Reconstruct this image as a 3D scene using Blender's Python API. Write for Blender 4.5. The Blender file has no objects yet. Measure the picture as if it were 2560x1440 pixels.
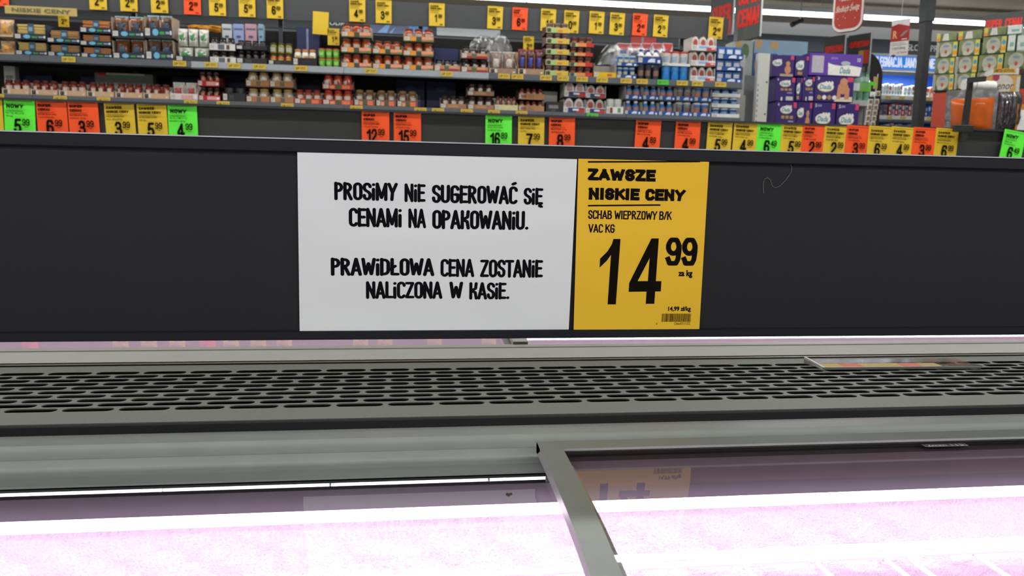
import bpy, math, random
from mathutils import Vector, Matrix
random.seed(7)
SC = bpy.context.scene
COL = SC.collection
H = 1.35                                   # height of the phone above the floor
FPX = 1900.0
# ------------------------------------------------------------------ camera
YAW, PIT, ROL = .1333, .130, .019
F_ = Vector((math.sin(YAW)*math.cos(PIT), math.cos(YAW)*math.cos(PIT), -math.sin(PIT)))
R0 = Vector((math.cos(YAW), -math.sin(YAW), 0)); D0 = F_.cross(R0)
R_ = R0*math.cos(ROL) - D0*math.sin(ROL); D_ = D0*math.cos(ROL) + R0*math.sin(ROL)
cam = bpy.data.cameras.new('camera'); camo = bpy.data.objects.new('camera', cam); COL.objects.link(camo)
cam.sensor_width = 36; cam.lens = 36*FPX/2560; cam.clip_start = .02; cam.clip_end = 60
m = Matrix((( R_.x, -D_.x, -F_.x, 0), (R_.y, -D_.y, -F_.y, 0), (R_.z, -D_.z, -F_.z, H), (0, 0, 0, 1)))
camo.matrix_world = m
cam.dof.use_dof = True; cam.dof.focus_distance = .86; cam.dof.aperture_fstop = 13.0
SC.camera = camo
# ------------------------------------------------------------------ light and exposure
w = bpy.data.worlds.new('world'); SC.world = w; w.use_nodes = True
w.node_tree.nodes['Background'].inputs[0].default_value = (.8, .9, 1, 1)
w.node_tree.nodes['Background'].inputs[1].default_value = .25
SC.view_settings.view_transform = 'Standard'; SC.view_settings.look = 'None'
SC.view_settings.gamma = 1; SC.view_settings.use_curve_mapping = False
SC.view_settings.exposure = 0.0
LZ = 2.54
def area(name, x, y, z, sx, sy, power, col=(1, .985, .955), rx=0):
    l = bpy.data.lights.new(name, 'AREA'); l.shape = 'RECTANGLE'; l.size = sx; l.size_y = sy
    l.energy = power; l.color = col
    o = bpy.data.objects.new(name, l); COL.objects.link(o); o.location = (x, y, z+H); o.rotation_euler = (rx, 0, 0)
    return o
for yy, pw in ((-4.6, 290), (-1.9, 190), (3.6, 240), (6.9, 115), (10.6, 330)):
    area('row_light', 1.0, yy, LZ-.06, 15, .12, pw)
# ------------------------------------------------------------------ pixel helpers (frame 2560x1440)
def ray(x, y): return R_*((x-1280)/FPX) + D_*((y-720)/FPX) + F_
def onZ(x, y, z): d = ray(x, y); return d*(z/d.z)
def onY(x, y, Y): d = ray(x, y); return d*(Y/d.y)
class Pl:
    """vertical plane: local x runs along it, local y away from the camera side, z up"""
    def __init__(s, Y, a=0.0, px=None, py=300):
        s.a = math.radians(a); s.u = Vector((math.cos(s.a), math.sin(s.a), 0)); s.n = Vector((-math.sin(s.a), math.cos(s.a), 0))
        s.o = Vector((0, Y, 0)) if px is None else onY(px, py, Y); s.o.z = 0
    def at(s, x, y):
        d = ray(x, y); P = d*(s.o.dot(s.n)/d.dot(s.n)) - s.o
        return P.dot(s.u), P.z
    def world(s, p): return s.o + s.u*p[0] + s.n*p[1] + Vector((0, 0, p[2]+H))
# ------------------------------------------------------------------ materials
MC = {}
def lin(h):
    if isinstance(h, tuple): r = h
    else: r = tuple(int(h[i:i+2], 16) for i in (0, 2, 4))
    return tuple(((c/255)/12.92 if c/255 <= .04045 else ((c/255+.055)/1.055)**2.4) for c in r)
def mat(h, rough=.5, metal=0, var=.08, scale=40., bump=0., coat=0., emit=0., spec=.5):
    k = (h, rough, metal, var, scale, bump, coat, emit, spec)
    if k in MC: return MC[k]
    M = bpy.data.materials.new('m_%s' % len(MC)); M.use_nodes = True; nt = M.node_tree; N = nt.nodes; b = N['Principled BSDF']
    c = lin(h)
    tc = N.new('ShaderNodeTexCoord'); no = N.new('ShaderNodeTexNoise'); no.inputs['Scale'].default_value = scale; no.inputs['Detail'].default_value = 3
    nt.links.new(tc.outputs['Object'], no.inputs['Vector'])
    rp = N.new('ShaderNodeValToRGB'); rp.color_ramp.elements[0].position = .3; rp.color_ramp.elements[1].position = .7
    rp.color_ramp.elements[0].color = (*[max(0, v*(1-var)) for v in c], 1); rp.color_ramp.elements[1].color = (*[min(1, v*(1+var)) for v in c], 1)
    nt.links.new(no.outputs['Fac'], rp.inputs['Fac']); nt.links.new(rp.outputs[0], b.inputs['Base Color'])
    b.inputs['Roughness'].default_value = rough; b.inputs['Metallic'].default_value = metal; b.inputs['Coat Weight'].default_value = coat
    b.inputs['Specular IOR Level'].default_value = spec
    if emit: b.inputs['Emission Color'].default_value = (*c, 1); b.inputs['Emission Strength'].default_value = emit
    if bump:
        bp = N.new('ShaderNodeBump'); bp.inputs['Strength'].default_value = bump; bp.inputs['Distance'].default_value = .01
        nt.links.new(no.outputs['Fac'], bp.inputs['Height']); nt.links.new(bp.outputs[0], b.inputs['Normal'])
    MC[k] = M; return M
def mat_glass(name, tint=(1, 1, 1), ior=1.7, rough=.0, alpha_min=0.):
    if name in MC: return MC[name]
    M = bpy.data.materials.new(name); M.use_nodes = True; nt = M.node_tree; N = nt.nodes
    for n in list(N): N.remove(n)
    o = N.new('ShaderNodeOutputMaterial'); mx = N.new('ShaderNodeMixShader'); t = N.new('ShaderNodeBsdfTransparent'); g = N.new('ShaderNodeBsdfGlossy')
    fr = N.new('ShaderNodeFresnel'); fr.inputs['IOR'].default_value = ior; ge = N.new('ShaderNodeNewGeometry')
    inv = N.new('ShaderNodeMath'); inv.operation = 'SUBTRACT'; inv.inputs[0].default_value = 1
    mu = N.new('ShaderNodeMath'); mu.operation = 'MULTIPLY'; ad = N.new('ShaderNodeMath'); ad.operation = 'MAXIMUM'; ad.inputs[1].default_value = alpha_min
    nt.links.new(ge.outputs['Backfacing'], inv.inputs[1]); nt.links.new(inv.outputs[0], mu.inputs[1]); nt.links.new(fr.outputs[0], mu.inputs[0])
    nt.links.new(mu.outputs[0], ad.inputs[0]); nt.links.new(ad.outputs[0], mx.inputs[0]); nt.links.new(t.outputs[0], mx.inputs[1]); nt.links.new(g.outputs[0], mx.inputs[2])
    t.inputs[0].default_value = (*tint, 1); g.inputs['Roughness'].default_value = rough
    nt.links.new(mx.outputs[0], o.inputs[0]); MC[name] = M; return M
GLASS = mat_glass('clear_glass', (.97, .95, .96), 1.75)
ACRYL = mat_glass('clear_acrylic', (.9, .9, .9), 1.25, .1, .05)
FILM = mat_glass('plastic_film', (.96, .96, .97), 1.45, .35, .16)
BLACK = mat('101012', .7, var=.03); WHITE = mat('e6e6e4', .6, var=.03)
# ------------------------------------------------------------------ lettering
TC = {}
def text_geo(s, bold=0., res=3):
    k = (s, bold, res)
    if k in TC: return TC[k]
    c = bpy.data.curves.new('lettering', 'FONT'); c.body = s; c.offset = bold; c.resolution_u = res; c.fill_mode = 'FRONT'
    o = bpy.data.objects.new('lettering', c); COL.objects.link(o)
    me = bpy.data.meshes.new_from_object(o.evaluated_get(bpy.context.evaluated_depsgraph_get()))
    V = [(v.co.x, v.co.y) for v in me.vertices]; Fc = [tuple(p.vertices) for p in me.polygons]
    COL.objects.unlink(o); bpy.data.objects.remove(o); bpy.data.curves.remove(c); bpy.data.meshes.remove(me)
    if not V: V = [(0, 0)]
    x0 = min(v[0] for v in V); x1 = max(v[0] for v in V); y0 = min(v[1] for v in V); y1 = max(v[1] for v in V)
    TC[k] = ([((x-x0)/max(x1-x0, 1e-6), (y-y0)/max(y1-y0, 1e-6)) for x, y in V], Fc, (x1-x0)/max(y1-y0, 1e-6)); return TC[k]
def arc(cx, cy, rx, ry, a0, a1, n=10):
    return [(cx+rx*math.cos(math.radians(a0+(a1-a0)*i/n)), cy+ry*math.sin(math.radians(a0+(a1-a0)*i/n))) for i in range(n+1)]
T_ = .17
# tall marker-pen capitals: (advance, strokes), cap height 1
SG = {
 'P': (.44, [[(.08, 0), (.08, 1)], [(.08, .96)] + arc(.2, .74, .15, .22, 90, -90, 8) + [(.08, .5)]]),
 'R': (.47, [[(.08, 0), (.08, 1)], [(.08, .96)] + arc(.2, .75, .15, .21, 90, -90, 8) + [(.08, .52)], [(.2, .5), (.38, 0)]]),
 'O': (.48, [arc(.24, .78, .15, .2, 0, 180) + arc(.24, .22, .15, .2, 180, 360) + [(.39, .78)]]),
 'S': (.44, [[(.37, .8)] + arc(.22, .8, .14, .18, 20, 180, 8) + [(.08, .68), (.14, .57), (.3, .45), (.36, .34), (.36, .22)] + arc(.22, .2, .14, .18, 0, -180, 8) + [(.08, .26)]]),
 'i': (.2, [[(.09, 0), (.09, .66)], [(.09, .93), (.1, .95)]]),
 'M': (.6, [[(.08, 0), (.08, 1)], [(.08, .98), (.29, .12)], [(.29, .12), (.5, .98)], [(.5, 1), (.5, 0)]]),
 'Y': (.46, [[(.06, 1), (.23, .45)], [(.42, 1), (.23, .45), (.2, 0)]]),
 'N': (.5, [[(.08, 0), (.08, 1)], [(.08, .97), (.4, .03)], [(.4, 0), (.4, 1)]]),
 'E': (.42, [[(.08, 0), (.08, 1)], [(.08, .96), (.36, .96)], [(.08, .52), (.32, .52)], [(.08, .04), (.36, .04)]]),
 'U': (.47, [[(.08, 1), (.08, .22)] + arc(.23, .2, .15, .18, 180, 360, 8) + [(.38, 1)]]),
 'G': (.48, [[(.39, .8)] + arc(.24, .8, .15, .18, 20, 180, 8) + arc(.24, .2, .15, .18, 180, 350, 8) + [(.39, .48), (.25, .48)]]),
 'W': (.64, [[(.06, 1), (.17, .04)], [(.17, .04), (.31, .72)], [(.31, .72), (.44, .04)], [(.44, .04), (.57, 1)]]),
 'A': (.5, [[(.06, 0), (.24, 1)], [(.24, 1), (.43, 0)], [(.13, .28), (.37, .28)]]),
 'C': (.44, [[(.38, .8)] + arc(.23, .8, .15, .18, 20, 180, 8) + arc(.23, .2, .15, .18, 180, 340, 8)]),
 'K': (.46, [[(.08, 0), (.08, 1)], [(.37, 1), (.34, .66), (.1, .5)], [(.1, .5), (.32, .4), (.38, 0)]]),
 'Z': (.46, [[(.07, .96), (.39, .96), (.07, .04), (.4, .04)]]),
 'D': (.48, [[(.08, 0), (.08, 1)], [(.08, .96)] + arc(.2, .72, .18, .23, 90, 0, 6) + arc(.2, .28, .18, .23, 0, -90, 6) + [(.08, .04)]]),
 'L': (.4, [[(.08, 1), (.08, .04), (.35, .04)]]),
 'T': (.44, [[(.04, .96), (.4, .96)], [(.22, .96), (.22, 0)]]),
 ' ': (.22, []), 'J': (.42, [[(.32, 1), (.32, .22)] + arc(.18, .2, .14, .2, 0, -160, 6)]), 'k': (.47, [[(.08, 0), (.08, 1)], [(.4, 1), (.1, .42)], [(.2, .58), (.42, 0)]]), 'I': (.2, [[(.09, 0), (.09, 1)]]), 'H': (.5, [[(.08, 0), (.08, 1)], [(.4, 0), (.4, 1)], [(.08, .52), (.4, .52)]]), 'V': (.48, [[(.05, 1), (.23, 0), (.42, 1)]]), '/': (.3, [[(.04, 0), (.24, 1)]]),
 'B': (.48, [[(.08, 0), (.08, 1)], [(.08, .97)] + arc(.22, .76, .15, .21, 90, -90, 6) + [(.08, .54)], [(.22, .54)] + arc(.22, .28, .18, .26, 90, -90, 6) + [(.08, .02)]]),
 '.': (.2, [[(.09, .03), (.1, .05)]]), '!': (.22, [[(.1, 1), (.1, .34)], [(.1, .04), (.11, .05)]]),
}
SG['Ł'] = (.42, SG['L'][1] + [[(-.02, .34), (.22, .56)]]); SG['Ć'] = (.44, SG['C'][1] + [[(.2, 1.2), (.32, 1.26)]])
SG['Ę'] = (.42, SG['E'][1] + [[(.3, 0), (.24, -.14), (.36, -.18)]])
DG = {
 '0': (.58, [arc(.27, .7, .19, .3, 0, 180) + arc(.27, .3, .19, .3, 180, 360) + [(.46, .7)]]),
 '1': (.44, [[(.06, .76), (.2, .86), (.28, 1), (.28, 0)]]),
 '2': (.58, [arc(.27, .73, .19, .27, 170, -35, 12) + [(.3, .38), (.14, .2), (.08, .03), (.48, .03)]]),
 '3': (.58, [arc(.26, .76, .18, .24, 165, -80, 12) + [(.2, .53)], [(.28, .53)] + arc(.26, .27, .21, .27, 80, -165, 12)]),
 '4': (.6, [[(.38, 0), (.38, 1), (.06, .34), (.06, .25), (.52, .25)]]),
 '5': (.58, [[(.44, .97), (.16, .97), (.11, .5)] + arc(.26, .3, .2, .3, 140, -160, 14)]),
 '6': (.58, [[(.45, .82)] + arc(.27, .76, .18, .24, 30, 160, 8) + [(.07, .5), (.07, .3)] + arc(.27, .29, .19, .29, 180, 540, 18)]),
 '7': (.56, [[(.07, .97), (.46, .97), (.3, .55), (.22, 0)]]),
 '8': (.58, [arc(.27, .76, .17, .23, -90, 270, 18), arc(.27, .27, .2, .27, 90, 450, 18)]),
 '9': (.58, [[(.09, .18)] + arc(.27, .24, .18, .24, 210, 340, 8) + [(.47, .5), (.47, .7)] + arc(.27, .71, .19, .29, 0, 360, 18)]),
}
def stroke_word(s, th=T_, SG=None, wx=1., sq=False):
    """stroked word, cap height 1: returns verts (x, z, small depth step), faces, width"""
    SG = SG or globals()['SG']; V, Fc, x = [], [], 0
    def put(pts, k):
        b = len(V); V.extend((p, min(1, max(0, q)) if sq else q, 6e-6*(k % 50)) for p, q in pts); Fc.append(tuple(range(b, b+len(pts))))
    for ch in s:
        adv, st = SG[ch]; k = 0
        for pl in st:
            if sq: pl = [(a, (1 if b > .93 and b < 1.05 else 0 if -.05 < b < .07 else b)) for a, b in pl]; pl = [(a*wx, th/2+b*(1-th)) for a, b in pl]
            else: pl = [(a*wx, b) for a, b in pl]
            for n_, ((ax, ay), (bx, by)) in enumerate(zip(pl, pl[1:])):
                L = math.hypot(bx-ax, by-ay)
                if L < 1e-6: continue
                dx, dy = (bx-ax)/L, (by-ay)/L; nx, ny = -dy*th/2, dx*th/2
                if sq and n_ == 0: ax -= dx*th/2; ay -= dy*th/2
                if sq and n_ == len(pl)-2: bx += dx*th/2; by += dy*th/2
                put([(x+ax+nx, ay+ny), (x+ax-nx, ay-ny), (x+bx-nx, by-ny), (x+bx+nx, by+ny)], k); k += 1
            for (ax, ay) in (pl[1:-1] if sq else pl):
                put([(x+ax+th/2*math.cos(t*math.pi/4+.39), ay+th/2*math.sin(t*math.pi/4+.39)) for t in range(8)], k); k += 1
        x += adv*wx+(th*.3 if sq and wx > 1.2 else 0)
    return V, Fc, x
# ------------------------------------------------------------------ mesh builder
class MB:
    def __init__(s): s.V = []; s.F = []; s.I = []; s.M = []
    def mi(s, m):
        if m not in s.M: s.M.append(m)
        return s.M.index(m)
    def add(s, V, F, m):
        b = len(s.V); s.V += [tuple(v) for v in V]; i = s.mi(m)
        for f in F: s.F.append(tuple(b+k for k in f)); s.I.append(i)
    def box(s, x0, x1, y0, y1, z0, z1, m, bev=0.):
        if bev > 0:                                     # chamfered: octagonal section in x-z, swept along y with a small step
            c = bev; O = [(x0+c, z0), (x1-c, z0), (x1, z0+c), (x1, z1-c), (x1-c, z1), (x0+c, z1), (x0, z1-c), (x0, z0+c)]
            I = [(min(max(x, x0+c), x1-c), min(max(z, z0+c), z1-c)) for x, z in O]
            rings = [(I, y0), (O, y0+c), (O, y1-c), (I, y1)]; V = [(x, y, z) for R, y in rings for x, z in R]; F = []
            for r in range(3):
                for k in range(8): F.append((r*8+k, r*8+(k+1) % 8, (r+1)*8+(k+1) % 8, (r+1)*8+k))
            F += [tuple(range(8))[::-1], tuple(range(24, 32))]; s.add(V, [f[::-1] for f in F], m); return s
        V = [(x0, y0, z0), (x1, y0, z0), (x1, y1, z0), (x0, y1, z0), (x0, y0, z1), (x1, y0, z1), (x1, y1, z1), (x0, y1, z1)]
        s.add(V, [(0, 3, 2, 1), (4, 5, 6, 7), (0, 1, 5, 4), (1, 2, 6, 5), (2, 3, 7, 6), (3, 0, 4, 7)], m); return s
    def hexa(s, P, m):                                   # 8 points: bottom 4, top 4
        s.add(P, [(0, 3, 2, 1), (4, 5, 6, 7), (0, 1, 5, 4), (1, 2, 6, 5), (2, 3, 7, 6), (3, 0, 4, 7)], m); return s
    def face(s, x0, x1, z0, z1, y, m, rag=0):            # a flat printed patch facing the camera side
        s.add([(x0, y, z0), (x1, y, z0), (x1, y, z1), (x0, y, z1)], [(0, 1, 2, 3)], m); return s
    def poly(s, pts, y, m): s.add([(a, y, b) for a, b in pts], [tuple(range(len(pts)))], m); return s
    def disc(s, cx, cz, rx, rz, y, m, n=14): return s.poly([(cx+rx*math.cos(-t*2*math.pi/n), cz-rz*math.sin(-t*2*math.pi/n)) for t in range(n)][::-1], y, m)
    def ext(s, prof, x0, x1, m):                         # profile (y,z) swept along x
        n = len(prof); V = [(x0, a, b) for a, b in prof] + [(x1, a, b) for a, b in prof]
        s.add(V, [(k, (k+1) % n, n+(k+1) % n, n+k) for k in range(n)] + [tuple(range(n))[::-1], tuple(range(n, 2*n))], m); return s
    def lathe(s, cx, cy, prof, m, n=14, a0=0, a1=360, wob=0):
        full = abs(a1-a0) >= 360; k = n if full else n+1; V = []
        for r, z in prof:
            for i in range(k):
                a = math.radians(a0+(a1-a0)*i/n); q = 1+wob*math.sin(3*a+z*60); V.append((cx+r*q*math.cos(a), cy+r*q*math.sin(a), z))
        F = []
        for j in range(len(prof)-1):
            for i in range(n):
                i2 = (i+1) % k; F.append((j*k+i, j*k+i2, (j+1)*k+i2, (j+1)*k+i))
        if full and prof[0][0] > 0: F.append(tuple(range(k))[::-1])
        if full and prof[-1][0] > 0: F.append(tuple(range((len(prof)-1)*k, len(prof)*k)))
        s.add(V, F, m); return s
    def tube(s, pts, r, m, n=8):
        V = []; F = []
        for i, p in enumerate(pts):
            p = Vector(p); d = (Vector(pts[min(i+1, len(pts)-1)])-Vector(pts[max(i-1, 0)])).normalized()
            up = Vector((0, 0, 1)) if abs(d.z) < .9 else Vector((1, 0, 0)); a = d.cross(up).normalized(); b = d.cross(a)
            V += [tuple(p+a*r*math.cos(t*2*math.pi/n)+b*r*math.sin(t*2*math.pi/n)) for t in range(n)]
        for i in range(len(pts)-1):
            for t in range(n): F.append((i*n+t, i*n+(t+1) % n, (i+1)*n+(t+1) % n, (i+1)*n+t))
        F += [tuple(range(n)), tuple(range((len(pts)-1)*n, len(pts)*n))[::-1]]; s.add(V, F, m); return s
    def text(s, st, x0, x1, z0, z1, y, m, bold=0., res=3, keep=False, sh=0.):
        V, F, asp = text_geo(st, bold, res)
        if keep: x1 = x0+asp*(z1-z0)
        s.add([(x0+a*(x1-x0)+sh*(b-.5)*(z1-z0), y, z0+b*(z1-z0)) for a, b in V], F, m); return s
    def put_word(s, W3, x0, x1, z0, z1, y, m, whole=True):
        V, F, w = W3; a = min(v[0] for v in V); b = max(v[0] for v in V); c, d = (min(v[1] for v in V), max(v[1] for v in V)) if whole else (0, 1)
        s.add([(x0+(p-a)/(b-a)*(x1-x0), y-e, z0+(q-c)/(d-c)*(z1-z0)) for p, q, e in V], F, m); return s
    def digits(s, st, x0, x1, z0, z1, y, m, th=.15): return s.put_word(stroke_word(st, th, DG, .92, True), x0, x1, z0, z1, y, m)
    def heavy(s, st, x0, x1, z0, z1, y, m, th=.25, wx=1.8): return s.put_word(stroke_word(st, th, None, wx, True), x0, x1, z0, z1, y, m)
    def fat(s, st, x0, x1, z0, z1, y, m, f=.06, res=2):
        h = (z1-z0)*f/2
        for k, (a, b) in enumerate(((-1, -1), (1, -1), (-1, 1), (1, 1), (0, 0))): s.text(st, x0+h+a*h, x1-h+a*h, z0+h+b*h, z1-h+b*h, y-.00003*k, m, .01, res)
        return s
    def marker(s, st, x0, x1, z0, z1, y, m, th=T_): return s.put_word(stroke_word(st, th), x0, x1, z0, z1, y, m, False)
    def pillow(s, x0, x1, y0, y1, z0, z1, m, n=7, crimp=.0, wob=.0, seed=0):
        rr = random.Random(seed); V = []; F = []
        for side in (-1, 1):
            for j in range(n+1):
                for i in range(n+1):
                    u, v = i/n, j/n; t = (max(0, 1-(2*u-1)**4)*max(0, 1-(2*v-1)**4))**.6; t *= 1+wob*rr.uniform(-1, 1)
                    cx = (y0+y1)/2; q = 1-.05*math.sin(v*math.pi)
                    V.append((x0+(x1-x0)*(.5+(u-.5)*q), cx+side*(y1-y0)/2*t, z0+(z1-z0)*v))
        k = (n+1)*(n+1)
        for side in (0, 1):
            for j in range(n):
                for i in range(n):
                    a = side*k+j*(n+1)+i; q = (a, a+1, a+n+2, a+n+1); F.append(q if side == 0 else q[::-1])
        s.add(V, F, m); return s
    def mesh(s, name, org=(0, 0, 0), smooth=False):
        me = bpy.data.meshes.new(name); me.from_pydata([(a-org[0], b-org[1], c-org[2]) for a, b, c in s.V], [], s.F)
        for mt in s.M: me.materials.append(mt)
        me.polygons.foreach_set('material_index', s.I)
        if smooth:
            me.polygons.foreach_set('use_smooth', [True]*len(s.F))
            try: me.set_sharp_from_angle(angle=math.radians(38))
            except Exception: pass
        me.update(); return me
def props(o, label=None, cat=None, group=None, kind=None):
    for k, v in (('label', label), ('category', cat), ('group', group), ('kind', kind)):
        if v: o[k] = v
    return o
def root(name, data, pl, org, label=None, cat=None, group=None, kind=None, rz=0.):
    """a top-level object; DATA is a mesh, an MB (in plane coordinates) or None for an Empty"""
    if isinstance(data, MB): data = data.mesh(name, org)
    o = bpy.data.objects.new(name, data); COL.objects.link(o); o.location = pl.world(org); o.rotation_euler = (0, 0, pl.a+rz)
    return props(o, label, cat, group, kind)
def part(name, data, par, org=(0, 0, 0), label=None, kind=None, loc=(0, 0, 0), smooth=False, rz=0):
    if isinstance(data, MB): data = data.mesh(name, org, smooth)
    o = bpy.data.objects.new(name, data); COL.objects.link(o); o.parent = par; o.location = loc; o.rotation_euler = (0, 0, rz)
    return props(o, label, None, None, kind)
W = Pl(0.0)                                            # world frame, z measured from the phone
ORD = ['first', 'second', 'third', 'fourth', 'fifth', 'sixth', 'seventh', 'eighth', 'ninth', 'tenth', 'eleventh', 'twelfth', 'thirteenth', 'fourteenth',
       'fifteenth', 'sixteenth', 'seventeenth', 'eighteenth', 'nineteenth', 'twentieth', 'twenty-first', 'twenty-second', 'twenty-third', 'twenty-fourth', 'twenty-fifth', 'twenty-sixth']
# ================================================================== room shell
ZC, YW, XL, XR, YB = 2.73, 12.0, -9.0, 13.0, -7.5
m_ceil = mat('8f8574', .9, var=.05, scale=2); m_wall = mat('e6e4da', .85, var=.04, scale=2); m_dark = mat('3f4345', .75, var=.05, scale=4)
def struct(name, mb, label=None):
    o = root(name, mb, W, (0, 0, 0), label, None, None, 'structure'); return o
struct('floor', MB().box(XL, XR, YB, YW, -H-.1, -H, mat('9a958c', .35, var=.06, scale=3)))
struct('ceiling', MB().box(XL, XR, YB, YW, ZC, ZC+.1, m_ceil))
struct('wall_back', MB().box(XL, XR, YW, YW+.1, -H, ZC, m_wall))
struct('wall_left', MB().box(XL-.1, XL, YB, YW, -H, ZC, m_wall))
struct('wall_right', MB().box(XR, XR+.1, YB, YW, -H, ZC, m_wall))
struct('wall_front', MB().box(XL, XR, YB-.1, YB, -H, ZC, mat('8d8a84', .85, var=.05, scale=2)))
struct('trim_1', MB().box(XL, XR, YW-.06, YW, 2.28, 2.533, mat('474b4d', .8, var=.04, scale=5)), 'dark grey sign band along the far wall')
struct('trim_2', MB().box(XL, XR, YW-.03, YW, .2, 2.28, mat('55585a', .8, var=.04, scale=5)), 'grey cladding of the far wall below the sign band')
# overhead camera bracket on the far wall
P = Pl(YW-.2)
# ================================================================== ceiling lamps
m_tube = mat('f2f8ff', .4, var=0, emit=10.); m_fix = mat('b9bcbc', .5, var=.04)
LEN = 1.5
def lamp_mesh():
    a = MB().box(-LEN/2, LEN/2, -.035, .035, .03, .09, m_fix); b = MB()
    b.tube([(-LEN/2+.012, 0, 0), (LEN/2-.012, 0, 0)], .03, m_tube, 10)
    return a.mesh('ceiling_light'), b.mesh('tube', smooth=True)
lm, lt = lamp_mesh()
hng = MB().tube([(0, 0, .09), (0, 0, ZC-LZ)], .005, m_fix, 6).mesh('hanger')
def lamp(x, y, label, group):
    o = root('ceiling_light', lm, W, (x, y, LZ), label, 'lamp', group)
    part('tube', lt, o); part('hanger', hng, o, loc=(-.5, 0, 0)); part('hanger', hng, o, loc=(.5, 0, 0))
for i in range(9):
    lamp(-2.2+1.5*i, 10.6, '%s fluorescent lamp from the left in the lamp row near the far wall' % ORD[i], 'fluorescent lamps of the far row')
for yy, wd in ((6.9, 'aisle behind the frozen food'), (3.6, 'frozen food islands'), (-1.9, 'aisle behind the shopper')):
    for i in range(9): lamp(-4.5+1.5*i, yy, 'bright fluorescent ceiling lamp hung over the '+wd, 'fluorescent lamps over the '+wd)
# ================================================================== near island freezer
PB = Pl(.825)
X0, X1 = -1.2, 1.75
m_grey = mat('b9bfb8', .42, var=.05, scale=60); m_grill = mat('53574f', .5, var=.06, scale=300, bump=.05); m_strip = mat('0a0d14', .8, var=.05, spec=.2)
m_alu = mat('868d8a', .38, metal=.0, var=.05, scale=30); m_pink = mat('f0dcf1', .6, var=.03)
fz = root('island_freezer', None, W, (.2, .83, -H), 'grey chest freezer with slotted top and sliding glass lids below the white notice', 'freezer')
def fpart(name, mb, label=None, par=None, smooth=False, kind=None):
    if par is None: return part(name, mb, fz, (.2, .83, -H), label, kind, smooth=smooth)
    return part(name, mb, par, (.2, .83, -H), label, kind, smooth=smooth)
fpart('cabinet', MB().box(X0, X1, .01, .05, -H+.1, -.34, m_grey).box(X0, X1, 1.62, 1.66, -H+.1, -.3, m_grey).box(X0, X1, .05, 1.62, -H+.1, -.62, m_grey), 'grey outer walls of the freezer')
fpart('plinth', MB().box(X0+.02, X1-.02, .06, 1.6, -H, -H+.1, m_strip))
# slotted grille
ZG = -.235; YS0 = .8135; NR = 10; PY = .01756; PX = .0552; SWD = .0130; SLN = .0505
g = MB(); r = SWD/2
def slot_row(yc, off):
    n = int((X1-X0)/PX)+2
    for i in range(-1, n):
        xc = X0+off+PX*i
        if xc-PX/2 < X0-PX or xc+PX/2 > X1+PX: continue
        hx = SLN/2-r
        ring = [(xc+hx+r*math.cos(math.radians(a)), yc+r*math.sin(math.radians(a))) for a in (-90, -60, -30, 0, 30, 60, 90)] + [(xc-hx+r*math.cos(math.radians(a)), yc+r*math.sin(math.radians(a))) for a in (90, 120, 150, 180, 210, 240, 270)]
        out = [(xc+hx, yc-PY/2), (xc+PX/2, yc-PY/2), (xc+PX/2, yc-PY/4), (xc+PX/2, yc), (xc+PX/2, yc+PY/4), (xc+PX/2, yc+PY/2), (xc+hx, yc+PY/2),
               (xc-hx, yc+PY/2), (xc-PX/2, yc+PY/2), (xc-PX/2, yc+PY/4), (xc-PX/2, yc), (xc-PX/2, yc-PY/4), (xc-PX/2, yc-PY/2), (xc-hx, yc-PY/2)]
        V = [(a, b, ZG) for a, b in ring]+[(a, b, ZG) for a, b in out]+[(a, b, ZG-.0012) for a, b in ring]; N = 14
        g.add(V, [(k, N+k, N+(k+1) % N, (k+1) % N) for k in range(N)]+[(k, (k+1) % N, 2*N+(k+1) % N, 2*N+k) for k in range(N)], m_grill)
for k in range(NR): slot_row(YS0+PY*k, PX*(.53 if k % 2 == 0 else .03)+.012)
yl, yh = YS0-PY/2, YS0+PY*(NR-1)+PY/2
g.box(X0, X1, .7655, yl, ZG-.003, ZG, m_grill).box(X0, X1, yh, 1.016, ZG-.003, ZG, m_grill)
fpart('grille_panel', g, 'pale grey sheet with ten rows of long slots')
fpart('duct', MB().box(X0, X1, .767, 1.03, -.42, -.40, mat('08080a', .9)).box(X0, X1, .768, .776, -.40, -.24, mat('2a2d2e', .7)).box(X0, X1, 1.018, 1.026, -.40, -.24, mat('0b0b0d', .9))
      .hexa([(-.1, .777, -.256), (.62, .777, -.256), (.60, .83, -.262), (0, .83, -.262), (-.1, .777, -.254), (.62, .777, -.254), (.60, .83, -.260), (0, .83, -.260)], mat('c3cdd1', .5)), 'dark air duct under the slots')
fpart('trim_strip', MB().box(X0, X1, .7315, .7662, -.262, -.2358, m_strip, .002), 'black plastic strip along the slotted top')
# ridged track in front

prof = [(.7225, -.2345), (.7215, -.2325), (.714, -.2300), (.700, -.2285), (.6835, -.2287), (.6825, -.2279), (.6805, -.2279), (.6795, -.2300), (.676, -.2345), (.6715, -.2380), (.6708, -.2372), (.6695, -.2372), (.6688, -.2392), (.6672, -.2425), (.6655, -.2460), (.6635, -.2470), (.6575, -.2477), (.657, -.262), (.7225, -.262)]
prof = [(a*1.014, b*1.014) for a, b in prof]
fpart('track_rail', MB().ext(prof[::-1], X0, X1, m_alu), 'ridged grey aluminium track for the lids', smooth=True)
fpart('dark_strip', MB().box(.134, X1, .6338, .6565, -.2618, -.2385, mat('3a3033', .7)), 'dark brown strip under the upper lid')  # dark strip laid over the track steps below the upper lid
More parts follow.
